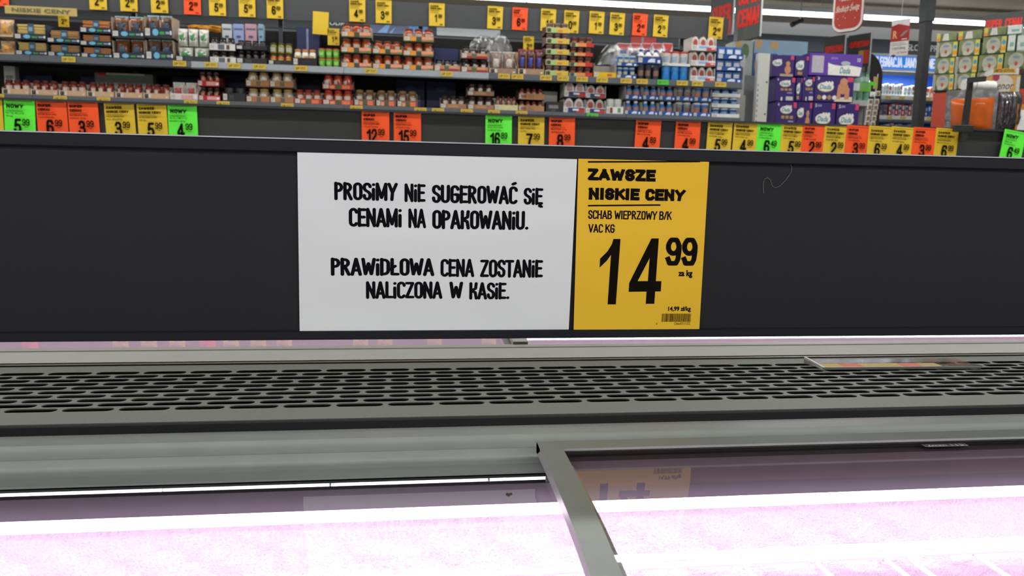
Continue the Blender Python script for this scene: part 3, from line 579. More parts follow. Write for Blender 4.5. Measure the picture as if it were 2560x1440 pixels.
# shelf labels
GL1 = [(163, 'y'), (438, 'y'), (516, 'y'), (573, 'y'), (636, 'y'), (739, 'y'), (913, 'y'), (1101, 'y'), (1244, 'y'), (1277, 'y'), (1348, 'y'), (1391, 'y'), (1438, 'y'), (1488, 'y'), (1548, 'y'), (1588, 'y'), (1640, 'g'), (1688, 'y'), (1726, 'y'), (1784, 'y')]
GL2 = [(-20, 'y'), (137, 'y'), (245, 'y'), (462, 'y'), (543, 'y'), (703, 'y'), (876, 'y'), (1036, 'y'), (1080, 'y'), (1152, 'y'), (1220, 'y'), (1289, 'y'), (1467, 'g')]
lc = {}
for k, c in (('y', 'dcbc45'), ('g', '4fd640')):
    a = MB().box(0, .112, 0, .002, 0, .046, mat(c, .6)); b = MB().text('2,99', .01, .04, .008, .034, -.001, YI, .02, 1); b.face(.05, .1, .028, .032, -.001, mat('8a6d20', .6)); b.face(.05, .09, .016, .020, -.001, mat('8a6d20', .6))
    lc[k] = (a.mesh('shelf_label'), b.mesh('printed_text'))
for row, L, z, nm in (('upper', GL1, ZU, 'price labels on the upper shelf edge'), ('lower', GL2, ZL, 'price labels on the lower shelf edge')):
    for i, (x, k) in enumerate(L):
        o = root('shelf_label', lc[k][0], G, (sx(x), -.047, z-.052), 'small %s price label, %s from the left on the %s shelf edge' % (COLS[k][1], ORD[i], row), 'price label', nm); part('printed_text', lc[k][1], o)
# ------------------------------------------------------------------ goods
def tint(c, f): return tuple(max(0, min(255, int(v*f))) for v in c)
HXC = lambda h: tuple(int(h[i:i+2], 16) for i in (0, 2, 4))
def make_item(kind, w_, h, pal, seed):
    """list of (part name, mesh): first is the thing itself; base centre at origin, camera side is -y"""
    r = w_/2; rs = random.Random(seed); A, B, C = [mat(c, .35, var=.12, scale=60) for c in pal[:3]]
    if kind == 'jar':
        body = MB().lathe(0, 0, [(r*.86, 0), (r, h*.05), (r, h*.66), (r*.93, h*.76), (r*.78, h*.82), (r*.78, h*.86)], mat(pal[0], .12, var=.12, scale=50, coat=.15), 14)
        lid_ = MB().lathe(0, 0, [(r*.84, h*.84), (r*.87, h*.86), (r*.87, h*.985), (r*.80, h)], B, 14)
        a0 = rs.uniform(-150, -100); a1 = a0+rs.choice((60, 75, 100)); la = MB().lathe(0, 0, [(r*1.012, h*.18), (r*1.012, h*.60)], C, 8, a0, a1)
        return [('jar', body.mesh('jar', smooth=True)), ('lid', lid_.mesh('lid', smooth=True)), ('label', la.mesh('label'))]
    if kind == 'cup':
        body = MB().lathe(0, 0, [(r*.8, 0), (r*.84, h*.06), (r, h*.8), (r*1.02, h*.86)], A, 12); lid_ = MB().lathe(0, 0, [(r*1.02, h*.86), (r*1.04, h*.9), (r*1.04, h), (r*.9, h)], B, 12)
        la = MB().lathe(0, 0, [(r*.9, h*.25), (r*.985, h*.62)], C, 8, -150, -50)
        return [('cup', body.mesh('cup', smooth=True)), ('lid', lid_.mesh('lid', smooth=True)), ('label', la.mesh('label'))]
    if kind == 'dome':
        n = 10; body = MB(); prof = [(-r, 0), (-r, h*.45)]+[(r*math.cos(math.radians(180-180*k/n)), h*.45+h*.55*math.sin(math.radians(180*k/n))) for k in range(1, n)]+[(r, h*.45), (r, 0)]
        V = [(x, -.03, z) for x, z in prof]+[(x, .03, z) for x, z in prof]; q = len(prof); body.add(V, [tuple(range(q))[::-1], tuple(range(q, 2*q))]+[(k, (k+1) % q, q+(k+1) % q, q+k) for k in range(q)], A)
        pt = MB().disc(0, h*.55, r*.62, h*.26, -.0315, B, 12); pt.poly([(-r*.95, h*.02), (r*.95, h*.02), (r*.95, h*.26), (-r*.95, h*.14)][::1], -.0315, C); pt.face(-r*.95, r*.95, h*.02, h*.1, -.032, mat('c22c30', .4))
        return [('pack', body.mesh('pack')), ('print', pt.mesh('print'))]
    if kind == 'egg':
        body = MB().lathe(0, 0, [(r*(max(.01, math.sin(math.pi*k/8)))*(.92 if k > 4 else 1), h*(1-math.cos(math.pi*k/8))/2) for k in range(9)], mat(pal[0], .25, var=.25, scale=30, coat=.6), 12)
        la = MB().lathe(0, 0, [(r*.97, h*.36), (r*1.01, h*.5), (r*.95, h*.62)], B, 6, -130, -60)
        return [('chocolate_egg', body.mesh('chocolate_egg', smooth=True)), ('label', la.mesh('label'))]
    if kind == 'bag':
        body = MB().pillow(-r, r, -.035, .035, 0, h, mat(pal[0], .35, var=.18, scale=25, bump=.5, coat=.3), 8, 0, .4, seed); q = MB().pillow(-r*.62, r*.62, -.045, .0, h*.22, h*.72, B, 6, 0, .1, seed)
        q2 = MB().box(-r*.96, r*.96, -.004, .004, h*.955, h*1.02, C)
        return [('bag', body.mesh('bag', smooth=True)), ('print', q.mesh('print', smooth=True)), ('seal', q2.mesh('seal'))]
    if kind == 'box':
        body = MB().box(-r, r, -.04, .06, 0, h, A, .003); q = MB().face(-r*.7, r*.7, h*.42, h*.78, -.0412, B).face(-r*.5, r*.3, h*.15, h*.28, -.0412, C)
        return [('box', body.mesh('box')), ('print', q.mesh('print'))]
    if kind == 'bottle':
        body = MB().lathe(0, 0, [(r*.9, 0), (r, h*.04), (r, h*.6), (r*.5, h*.78), (r*.45, h*.84)], A, 12); lid_ = MB().lathe(0, 0, [(r*.52, h*.84), (r*.52, h), (r*.4, h)], B, 10); la = MB().lathe(0, 0, [(r*1.01, h*.14), (r*1.01, h*.52)], C, 8, -150, -30)
        return [('bottle', body.mesh('bottle', smooth=True)), ('cap', lid_.mesh('cap')), ('label', la.mesh('label'))]
    if kind == 'pasta':
        rs2 = random.Random(seed); body = MB(); n = 14
        for k in range(n):
            z = h*.08+h*.84*k/n; dx = rs2.uniform(-.006, .006); body.box(-r*.98+dx, r*.98+dx, -.03+rs2.uniform(-.004, .004), .03, z, z+h*.84/n*.8, A)
        sl = MB().face(-r*.25, r*.2, h*.3, h*.95, -.037, B).face(-r*.18, r*.12, h*.5, h*.75, -.0375, C)
        return [('pasta_pack', body.mesh('pasta_pack')), ('label', sl.mesh('label'))]
    if kind == 'tub':
        body = MB().lathe(0, 0, [(r*.9, 0), (r, h*.1), (r, h*.7)], A, 12); lid_ = MB().lathe(0, 0, [(r*1.05, h*.7), (r*1.05, h), (r*.95, h)], B, 12)
        return [('tub', body.mesh('tub', smooth=True)), ('lid', lid_.mesh('lid', smooth=True))]
def carton(pl, s0, s1, z0, hf, hb, col, pr, label, group, logo='none', lipc=None, dep=.24, d0=0, shape='cut'):
    """open display tray: floor, back, two sides cut down to the front, printed front"""
    t = .004; c = mat(col, .75, var=.06, scale=25); inn = mat(lipc or col, .8, var=.06, scale=25); o_ = ((s0+s1)/2, d0+dep/2, z0)
    b = MB().box(s0, s1, d0+t, d0+dep, z0, z0+t, inn).box(s0, s1, d0+dep-t, d0+dep, z0, z0+hb, inn)
    for x in (s0, s1-t):
        b.hexa([(x, d0+t, z0), (x+t, d0+t, z0), (x+t, d0+dep, z0), (x, d0+dep, z0), (x, d0+t, z0+hf+(hb-hf)*(.85 if shape == 'high' else .1)), (x+t, d0+t, z0+hf+(hb-hf)*(.85 if shape == 'high' else .1)), (x+t, d0+dep, z0+hb), (x, d0+dep, z0+hb)], inn)
    o = root('display_tray', b, pl, o_, label, 'carton tray', group)
    f = MB().box(s0, s1, d0, d0+t, z0, z0+hf, c)
    fo = part('tray_front', f, o, o_)
    w_ = s1-s0; q = MB(); y = d0-.0012; q.face(s0+w_*.03, s0+w_*.2, z0+hf*.15, z0+hf*.88, y, mat('d9d8d0', .6)); 
    for k in range(4): q.face(s0+w_*(.05+.033*k), s0+w_*(.062+.033*k), z0+hf*.3, z0+hf*.8, y-.0006, mat('8c8c88', .6))
    for k, (u0, u1, v0, v1, cc) in enumerate(pr): q.face(s0+w_*u0, s0+w_*u1, z0+hf*v0, z0+hf*v1, y-.0003*(k % 3), mat(cc, .55, var=.12, scale=50))
    if logo == 'oval': q.disc(s0+w_*.4, z0+hf*.5, w_*.11, hf*.36, y-.0012, mat('6fb7d8', .5))
    elif logo == 'arch': q.poly([(s0+w_*.42, z0+hf*.2), (s0+w_*.74, z0+hf*.2), (s0+w_*.70, z0+hf*.55), (s0+w_*.58, z0+hf*.8), (s0+w_*.46, z0+hf*.55)], y-.0012, mat('dfe6f2', .5))
    elif logo != 'none': q.text(logo, s0+w_*.36, s0+w_*.72, z0+hf*.28, z0+hf*.72, y-.0012, mat('e8e6e0', .5), .01, 1)
    part('print', q, o, o_)
    return o
TW = {1: ['lone'], 2: ['bottom', 'top'], 3: ['bottom', 'middle', 'top'], 5: ['bottom', 'fourth', 'middle', 'second', 'top'], 4: ['bottom', 'third', 'second', 'top']}
# front prints: (u0,u1,v0,v1,colour)
PR = {'sauce': [(.22, .42, .05, .95, 'e8952f'), (.42, .60, .05, .95, '39493a'), (.60, .98, .35, .95, 'e7a07f'), (.64, .84, .5, .8, 'f2b9a8'), (.0, 1, .0, .12, '4b7a3a'), (.86, .99, .0, .4, '4f8a45')],
      'pastan': [(.55, .72, .3, .6, '3f9a52'), (.76, .9, .35, .6, '9aa6ad'), (.92, .98, .3, .7, 'dfe4e4')], 'none': [], 'dark': [(.3, .5, .2, .8, '3a3a3e')],
      'red': [(.2, .98, .0, .4, 'a32426'), (.38, .56, .2, .9, '4c6b45'), (.6, .9, .5, .9, 'd99a76')], 'whitej': [(.33, .58, .1, .9, '5d676e'), (.66, .78, .15, .85, '5a4034')], 'kraft': [(.36, .6, .2, .85, '9d7350'), (.08, .3, .2, .8, '8c5342')],
      'gold': [(.44, .62, .15, .85, '58603f'), (.0, .98, .0, .1, '8f5a34')], 'redp': [(.24, .4, .1, .7, 'ea9a6a'), (.43, .6, .1, .9, '4a5a3a'), (.64, .9, .1, .8, 'ee7a50')], 'candy': [(.0, .45, .1, .9, 'a8c87c'), (.45, .98, .1, .95, 'e6b931'), (.5, .7, .2, .6, 'c98a3a'), (.84, .96, .15, .7, 'e9e2cc')],
      'candy2': [(.0, .3, .1, .9, '9cc79a'), (.3, .68, .1, .95, 'e59350'), (.68, .98, .1, .95, 'c92b28'), (.86, .95, .3, .7, 'f3e8e0')], 'beige': [(.06, .3, .15, .85, 'd9d2c0'), (.86, .94, .2, .5, 'e3d7bb')], 'kind': [(.2, .98, .0, .9, '2a3468'), (.6, .98, .0, .7, 'c02d33'), (.42, .7, .35, .7, 'e6e8f0'), (.84, .92, .4, .8, 'f1dede')],
      'swirl': [(.3, .7, .4, .85, '8db6d8'), (.6, .98, .0, .6, 'c5413d'), (.8, .95, .25, .5, 'efd2cc')], 'tv': [(.62, .74, .2, .8, 'c9d6ee'), (.84, .95, .15, .6, 'e8eef8')], 'yel': [(.6, .8, .3, .7, 'd2552c')], 'redw': [(.4, .84, .15, .8, 'e2a29a'), (.84, .97, .2, .7, 'efe6e4')], 'wht': [(.2, .36, .1, .9, '8c2c2a'), (.66, .84, .2, .85, '5b9a5a')], 'conf': [(.3, .7, .2, .8, 'b88a5a')]}
SN = [0]; LONG = []
def stack(x0, x1, tiers, n, kind, pal, col, pr, idesc, sdesc, zs, hf=.38, logo='none', inner=None, dep=.24, gap=.93, d0=0., shape='cut', nocart=(), fill=None, upk=None, tdesc=None, group=None):
    """tiers: pixel (ytop,ybot) from the bottom one up; the bottom stands on shelf height zs"""
    SN[0] += 1; xm = (x0+x1)/2; pl = G; s0, s1 = sx(x0, 200), sx(x1, 200); zb = zs; y0 = tiers[0][1]
    W_ = s1-s0; names = TW[len(tiers)]
    for ti, (yt, yb) in enumerate(tiers):
        za = zs+(G.at(xm, yb)[1]-G.at(xm, y0)[1]) if ti else zs; zt_ = zs+(G.at(xm, yt)[1]-G.at(xm, y0)[1]); h = zt_-za-.002; za += .0005
        dx = random.uniform(-.004, .004) if ti else 0
        if ti not in nocart:
            carton(pl, s0+dx, s1+dx, za, h*hf, h*.98, col, PR[pr], '%s %s, %s tray of %s' % (tdesc or 'open', 'carton tray', names[ti], sdesc), 'carton trays on the gondola', logo, inner, dep, d0, shape)
        nn = n if isinstance(n, int) else n[ti]; k_ = kind if isinstance(kind, str) else kind[ti]
        if nn == 0: continue
        cell = (W_-.012)/nn
        zi = za+.0045 if ti not in nocart else za; parts = make_item(k_, cell*gap, h*.94 if ti not in nocart else h, pal if not isinstance(pal[0], list) else pal[ti], SN[0]*7+ti)
        pw = 'standing alone' if nn == 1 else None
        for i in range(nn):
            if fill and (ti, i) in fill: continue
            r_ = cell*gap/2; dy = d0+.012+(max(r_, .034) if k_ not in ('box', 'bag', 'dome', 'pasta') else .05)
            pos = ('first', 'second', 'third', 'fourth', 'fifth', 'sixth')[i] + ' from left' if nn > 1 else 'alone'
            lb = '%s, %s in %s tray of %s' % (idesc, pos, names[ti], sdesc)
            if len(lb.replace('-', ' ').split()) > 15: lb = '%s, %s in %s of %s' % (idesc, pos.replace('from left', 'across'), names[ti], sdesc)
            if len(lb.split()) > 16: LONG.append(lb)
            o = root(parts[0][0], parts[0][1], pl, (s0+dx+.006+cell*(i+.5), dy, zi), lb, parts[0][0].replace('_', ' '), group or (idesc+' goods'))
            rz = random.uniform(-.5, .5) if k_ in ('jar', 'cup', 'bottle', 'egg') else 0
            for nm_, me_ in parts[1:]: part(nm_, me_, o, rz=rz)
NV = '253243'
# upper shelf, left to right
stack(-4, 40, [(92, 128), (37, 84)], 1, 'bag', ['d2ad82', 'e0a043', 'cfae88'], 'cdb897', 'none', 'beige crispbread bag', 'the crispbread pile', ZU, .1)
stack(43, 122, [(97, 134), (50, 95)], 1, 'pasta', ['d9ba6a', '35536b', '7aa4b8'], NV, 'pastan', 'yellow spaghetti pack', 'the spaghetti pair', ZU, .32, 'oval', shape='high', tdesc='navy')
stack(123, 204, [(105, 138), (68, 104)], 1, 'pasta', ['b98a4c', '35536b', '7aa4b8'], NV, 'pastan', 'brown spaghetti pack', 'the wholemeal pasta pair', ZU, .34, 'oval', shape='high', tdesc='navy')
stack(206, 283, [(114, 143), (82, 113), (45, 81)], 1, 'pasta', ['c9803a', '2e4c62', '6fa2bb'], NV, 'pastan', 'orange lasagne pack', 'the lasagne threesome', ZU, .38, 'oval', tdesc='navy')
stack(285, 364, [(93, 145), (34, 91)], 2, 'bag', ['7b4a2a', '27455c', '7fc1d4'], NV, 'pastan', 'brown pasta bag', 'the wide pasta pair', ZU, .3, 'oval', 'a89684', shape='high', tdesc='navy')
stack(367, 436, [(94, 149), (33, 92)], 2, 'bag', ['6b4e3c', '27455c', '86c2d2'], NV, 'pastan', 'dark pasta bag', 'the pasta pair beside white bags', ZU, .42, 'oval', 'a89684', shape='high', tdesc='navy')
stack(441, 524, [(114, 152), (68, 112)], [2, 3], 'bag', ['d8d6cb', '3d8a4c', 'c9c7bc'], '35353a', 'dark', 'white crinkled bag', 'the white bag crate', ZU, .35, nocart=(1,))
stack(527, 591, [(126, 155), (90, 124)], 3, 'jar', ['2f2220', '241c1c', '8f8580'], 'dcdad4', 'whitej', 'dark spread jar', 'the white carton pair', ZU, .48, inner='55504c', tdesc='white')
stack(592, 668, [(126, 160), (100, 125)], 4, 'jar', ['1f1618', '1b1618', '4a4046'], '252528', 'dark', 'black olive jar', 'the black tray pair', ZU, .42, 'none', nocart=(), tdesc='black')
stack(672, 732, [(130, 158), (102, 129)], 3, 'jar', [['b0522c', '5b5a22', 'b7a03a'], ['77701f', '54531f', 'a9b09a']], '2b2b2c', 'dark', 'pickle jar', 'the pickle pair', ZU, .42, 'none', nocart=(1,))
stack(733, 792, [(119, 163)], 3, 'jar', ['e8e2d8', 'd08a3a', 'd4934a'], '232325', 'none', 'orange-topped jar', 'the black tray of mustard', ZU, .46, 'none', tdesc='black')
stack(794, 851, [(144, 167), (120, 143)], 3, 'cup', ['6cbf38', 'c4523a', 'a9d97a'], '58a832', 'none', 'green-sleeved jar', 'the green jar pair', ZU, .3, 'none', nocart=(0, 1))
OR_ = ['a8420e', '74391e', 'aaa391']
stack(854, 929, [(136, 172), (97, 134), (59, 95)], 3, 'jar', OR_, 'cf7a4c', 'sauce', 'orange sauce jar', 'the first tall sauce stack', ZU, .36, inner='8a8378', tdesc='orange')
stack(932, 1006, [(139, 175), (103, 137)], 3, 'jar', OR_, 'c97a50', 'sauce', 'orange sauce jar', 'the low middle sauce stack', ZU, .36, inner='8a8378', tdesc='orange')
stack(1008, 1083, [(143, 178), (108, 142), (72, 106)], 3, 'jar', OR_, 'd4845a', 'sauce', 'orange sauce jar', 'the second tall sauce stack', ZU, .37, inner='9a9184', tdesc='orange')
DK = ['2a1a16', '1d1512', 'b7b0a2']
stack(1086, 1150, [(149, 181)], 3, 'jar', DK, 'c28a6c', 'red', 'dark sauce jar', 'the carton before the navy box', ZU, .48, inner='7d746c', tdesc='red brown')
stack(1153, 1220, [(151, 185), (118, 150)], 3, 'jar', DK, 'b98265', 'red', 'dark sauce jar', 'the pair below torn film', ZU, .42, inner='7d746c', tdesc='red brown')
stack(1222, 1291, [(128, 187)], 2, 'bag', ['8a7468', 'c9c2ba', 'd8d6d2'], 'a4836c', 'beige', 'clear bag of brown sweets', 'the torn film heap', ZU, .22, inner='b8b2aa')
stack(1294, 1360, [(120, 188)], 3, 'bag', ['5a2a2c', '2b3fa0', 'a8302c'], 'b18c6c', 'beige', 'red blue sweets bag', 'the foil sweets carton', ZU, .22, 'none')
stack(1363, 1420, [(168, 193), (141, 167), (114, 140), (87, 113), (60, 86)], 3, 'cup', ['6e5546', '8d7a6a', 'b5a08c'], 'e0d9b8', 'candy', 'brown sweet cup', 'the green and yellow tower', ZU, .5, inner='6a4d3c', tdesc='green and yellow')
stack(1423, 1481, [(168, 192), (142, 167), (119, 141), (92, 118)], 3, 'cup', ['5e2f24', '6e4a3a', 'b06a4a'], 'b8412c', 'candy2', 'dark sweet cup', 'the red and orange tower', ZU, .42, inner='57382c', tdesc='red and orange')
stack(1484, 1540, [(156, 196)], 0, 'jar', OR_, 'e3bc16', 'yel', '', 'the nearly empty yellow display', ZU, .34, inner='aaa59c', shape='high', tdesc='yellow')
BL = '1d4c94'
stack(1541, 1591, [(168, 197), (138, 166)], 3, 'cup', ['2f6fb2', 'b9cfe0', 'dccf9a'], BL, 'tv', 'blue pudding cup', 'the blue pair under film', ZU, .34, 'arch', inner='6f8cae', tdesc='blue')
stack(1593, 1652, [(163, 200), (123, 161)], [3, 3], [('cup'), 'bottle'], [['3c3a40', '23324e', '8a6b58'], ['e4e6ea', '1d3d7c', '8d5a44']], '1b4590', 'tv', 'cocoa bottle', 'the blue cocoa display', ZU, .44, 'arch', nocart=(0,), inner='2a2f3c', tdesc='blue')
stack(1655, 1724, [(166, 201), (126, 165)], [3, 3], ['tub', 'cup'], [['2d86d2', '3a96e0', '2a6eb8'], ['dcd3ca', 'c0443c', '9fb6cf']], 'dfe3e6', 'none', 'red and white cup', 'the white display over blue tubs', ZU, .16, nocart=(0,), inner='c3bfb8', shape='high', tdesc='white')
stack(1726, 1787, [(165, 203), (127, 164), (88, 126)], 3, 'dome', ['d8cfc4', 'b0403a', '9db2c8'], 'dfe0e2', 'swirl', 'cream and red pack', 'the white red triple', ZU, .36, inner='c3bfb8', shape='high', tdesc='white')
stack(1790, 1854, [(178, 206), (149, 177), (115, 148)], 3, 'box', ['2a63ab', 'd5dde6', 'bb3a40'], BL, 'tv', 'blue milk carton', 'the blue triple by the end panel', ZU, .4, 'arch', inner='2b4d80', tdesc='blue')
# loose boxes above the upper shelf
def crate(pl, x0, y0, x1, y1, dep, col, d, name, label, cat='box', fn=None, group=None):
    s0, za = pl.at(x0, y1); s1, _ = pl.at(x1, y1); _, zb = pl.at((x0+x1)/2, y0); _, za = pl.at((x0+x1)/2, y1)
    o_ = ((s0+s1)/2, d+dep/2, za); o = root(name, MB().box(s0, s1, d, d+dep, za, zb, mat(col, .55, var=.05, scale=12), .004), pl, o_, label, cat, group)
    q = MB()
    if fn: fn(q, lambda u: s0+(s1-s0)*u, lambda v: za+(zb-za)*v, d-.0015)
    if fn: part('print', q, o, o_)
    return o
GB = Pl(7.46)
SH2 = 1.0705
def onshelf(x0, y0, x1, zs, dep, col, name, label, fn=None, pl=GB, d=0, group=None, cat='box'):
    s0, s1 = pl.at(x0, y0)[0], pl.at(x1, y0)[0]; zb = pl.at((x0+x1)/2, y0)[1]; o_ = ((s0+s1)/2, d+dep/2, zs)
    o = root(name, MB().box(s0, s1, d, d+dep, zs+.0005, zb, mat(col, .55, var=.05, scale=12), .004), pl, o_, label, cat, group)
    if fn: q = MB(); fn(q, lambda u: s0+(s1-s0)*u, lambda v: zs+(zb-zs)*v, d-.0015); part('print', q, o, o_)
    return o
GN = Pl(7.62)
f_nb = lambda q, U, V, y: (q.face(U(.43), U(.52), V(.0), V(.96), y, mat('7d8aa0', .5)),)
onshelf(741, 68, 798, ZU, .13, '17214f', 'cardboard_box', 'navy blue cardboard box with silver stripe on the upper shelf', f_nb, GN)
f_ov = lambda q, U, V, y: (q.disc(U(.5), V(.42), (U(1)-U(0))*.22, (V(1)-V(0))*.2, y, mat('44598f', .5)), q.face(U(.38), U(.62), V(.39), V(.45), y-.001, mat('aab6d6', .5)))
onshelf(1085, 121, 1147, ZU, .12, '152050', 'cardboard_box', 'navy blue carton with oval emblem behind the single sauce tray', f_ov, GN)
for x0, x1, c, nm in ((554, 579, 'b9c1c0', 'pale grey'), (582, 609, '8d9cc9', 'lilac blue'), (612, 641, 'b98f9e', 'dusty pink'), (645, 658, '7fa0b4', 'slim light blue')):
    onshelf(x0, 60, x1, ZU, .08, c, 'tea_carton', nm+' carton standing tall behind the black and white trays', lambda q, U, V, y: (q.disc(U(.5), V(.7), (U(1)-U(0))*.22, .012, y, mat('46506a', .5)), q.face(U(.1), U(.9), V(.86), V(.9), y, mat('59617a', .5))), Pl(7.48))
s, z = G.at(498, 70)
root('orange_wrapper', MB().pillow(s-.15, s+.15, .12, .24, z-.005, z+.06, mat('c98a2a', .5, var=.1, scale=10), 8, 0, .4, 5).mesh('orange_wrapper', (s, .12, z-.005), True), G, (s, .12, z-.005), 'crumpled orange wrapper on top of the white bags', 'wrapper')
# crumpled clear film
def film(x0, y0, x1, y1, d, label, seed, dep=.16, prof=None):
    s0, za = G.at(x0, y1); s1, _ = G.at(x1, y1); _, zb = G.at((x0+x1)/2, y0); rs = random.Random(seed); mb = MB(); n, m_ = 22, 14; V = []
    for j in range(m_+1):
        for i in range(n+1):
            u, v = i/n, j/m_; hgt = math.sin(max(.0, min(1, u*1.02))*math.pi)**.45 if prof is None else prof(u)
            V.append((s0+(s1-s0)*u+rs.uniform(-.006, .006), d+dep*.5*math.cos(v*math.pi)+rs.uniform(-.014, .014), za+(zb-za)*hgt*math.sin(v*math.pi)**.6+rs.uniform(-.008, .008)))
    mb.add(V, [(j*(n+1)+i, j*(n+1)+i+1, (j+1)*(n+1)+i+1, (j+1)*(n+1)+i) for j in range(m_) for i in range(n)], FILM)
    root('plastic_film', mb.mesh('plastic_film', ((s0+s1)/2, d, za), True), G, ((s0+s1)/2, d, za), label, 'film')
film(1174, 84, 1250, 122, .1, 'torn clear film crumpled on the dark jar trays', 1)
film(1216, 78, 1288, 150, .12, 'clear film bulging over the bag of brown sweets', 2)
film(1496, 104, 1684, 160, .16, 'clear shrink film draped over the blue and red drink cartons', 3, .26, lambda u: min(1, (u*5.2)**.6) if u < .9 else max(.25, (1-u)*10))
BR = [(1543, 1574), (1576, 1601), (1603, 1628), (1630, 1655), (1657, 1682)]
GC = Pl(7.56)
for i, (a, b) in enumerate(BR):
    s0, s1 = GC.at(a, 120)[0], GC.at(b, 120)[0]; z1 = GC.at((a+b)/2, 108)[1]; z0_ = GC.at((a+b)/2, 139)[1]; o_ = ((s0+s1)/2, .02, z0_)
    o = root('drink_carton', MB().box(s0, s1, 0, .12, z0_, z1, mat('d6cfcd', .5), .004), GC, o_, 'red and white carton, %s from the left under the shrink film' % ORD[i], 'carton', 'red and white cartons under film')
    part('print', MB().poly([(s0, z1-.004), (s1, z1-.004), (s1-.02, z0_+.05), (s0+.03, z0_+.06)][::-1], -.0015, mat('c03a3a', .5)).face(s0+.03, s1-.03, z0_+.02, z0_+.055, -.002, mat('3d5590', .5)), o, o_)
part_pl = onshelf(1543, 139, 1682, ZU, .12, '6a5a50', 'cardboard_box', 'brown carton block carrying the red and white drink cartons', None, Pl(7.56))
# lower shelf
RJ = ['8a3222', '5b2a20', 'd9c9bf']
for i, (a, b) in enumerate(((3, 72), (74, 142), (145, 213), (215, 283), (286, 354), (356, 422))):
    yb = 231+(a+b)/2*.036
    stack(a, b, [(yb-39, yb)], 3, 'jar', RJ, 'cfa987', 'beige', 'red passata jar', '%s beige tray on the lower shelf' % ORD[i], ZL, .36, inner='a39a8c', tdesc='beige')
stack(424, 493, [(202, 248)], 2, 'bag', ['ddd5cf', 'b9473c', 'd8d0cc'], 'e2dad4', 'redw', 'white and red packet', 'the white pair beyond passata', ZL, .34, tdesc='white')
stack(495, 549, [(213, 248), (174, 212)], 3, 'jar', ['3a1b18', '3b2320', 'd08a62'], 'b8252c', 'redw', 'dark jar with orange label', 'the bright red pair', ZL, .38, inner='6a2024', tdesc='red')
stack(555, 612, [(216, 251)], 2, 'tub', ['232323', '2d2b2b', '555555'], '2a2a2c', 'dark', 'black tub', 'the black lower tray', ZL, .6, tdesc='black')
GD = ['a3957c', 'a8853a', 'cfcabd']
stack(615, 673, [(216, 252), (174, 213)], 2, 'jar', GD, 'b07a52', 'gold', 'gold-lidded jar', 'the first kraft pair', ZL, .42, inner='a39a8c', tdesc='kraft')
stack(675, 733, [(217, 253), (175, 214)], 2, 'jar', GD, 'b07a52', 'gold', 'gold-lidded jar', 'the second kraft pair', ZL, .42, inner='a39a8c', tdesc='kraft')
stack(735, 803, [(220, 257)], 3, 'jar', ['9a4a30', '8e2320', 'cdbfb4'], 'b9442c', 'redp', 'red-lidded jar', 'the low red carton', ZL, .36, inner='b0a89c', tdesc='red')
stack(806, 882, [(222, 260), (184, 221)], 3, 'jar', ['b0452c', 'b02420', 'd0c4b6'], 'b9442c', 'redp', 'red-lidded jar', 'the tall red pair', ZL, .34, inner='8a8378', tdesc='red')
BJ = ['7a5a3c', '8a6a34', 'c2beb0']
for i, (a, b) in enumerate(((885, 937), (940, 990), (993, 1044))):
    stack(a, b, [(222+i*2, 264+i*2)], 2, 'jar', BJ, '8a5a48', 'redp', 'brown antipasti jar', '%s dull brown tray' % ORD[i], ZL, .38, inner='a39a8c', tdesc='dull brown')
stack(1101, 1167, [(241, 274)], 3, 'jar', ['4a3830', '33221f', 'c4bfb4'], 'a4765c', 'conf', 'dark conserve jar', 'the tray after the gap', ZL, .36, inner='8a8378', tdesc='brown')
stack(1170, 1236, [(243, 276), (212, 241)], 3, 'jar', ['3c2a24', '2c1d1a', 'c4bfb4'], 'a4765c', 'conf', 'dark conserve jar', 'the pair after the gap', ZL, .36, inner='8a8378', tdesc='brown')
EG = ['7a3a2c', 'b58a72', 'c9a68c']
stack(1238, 1296, [(240, 278)], 4, 'egg', EG, 'd9cd9c', 'none', 'brown wrapped egg', 'the cream tray', ZL, .36, 'none', inner='b8b6b2', tdesc='cream')
stack(1298, 1362, [(253, 281), (222, 252)], 4, 'egg', EG, 'b4835a', 'kraft', 'brown wrapped egg', 'the kraft egg pair', ZL, .5, 'none', inner='4a3730', tdesc='kraft')
onshelf(1366, 254, 1410, ZL, .12, '2b2a2b', 'gift_box', 'black gift box with a pale printed band between egg trays', lambda q, U, V, y: (q.face(U(.16), U(.7), V(.35), V(.68), y, mat('8b8a88', .5)), q.face(U(.3), U(.55), V(.12), V(.2), y, mat('6b6a68', .5))), G, .02)
onshelf(1364, 222, 1404, ZL, .02, 'b2aca2', 'card_divider', 'grey cardboard sheet standing behind the black gift box', None, G, .2)
WR = ['d8d4d2', 'b98a86', '25306a']
stack(1411, 1465, [(245, 283), (205, 243)], 2, 'dome', WR, 'e2e0e0', 'kind', 'arched white pack', 'the navy and red pair', ZL, .36, inner='bdb9b2', shape='high', tdesc='white navy red')
stack(1467, 1516, [(248, 285), (213, 246)], 2, 'dome', ['c8bdb6', 'a8433c', '7c3032'], 'e4e2e2', 'kind', 'red striped pack', 'the second navy and red pair', ZL, .34, inner='bdb9b2', shape='high', tdesc='white navy red')
stack(1519, 1561, [(247, 286)], 2, 'tub', ['dcdcd6', 'e6e6e2', 'b7c7a4'], 'e8e8e4', 'wht', 'white-lidded tub', 'the white tray by blue yogurts', ZL, .45, tdesc='white')
BC = ['4f7fb8', 'd9dde2', 'c07a5c']
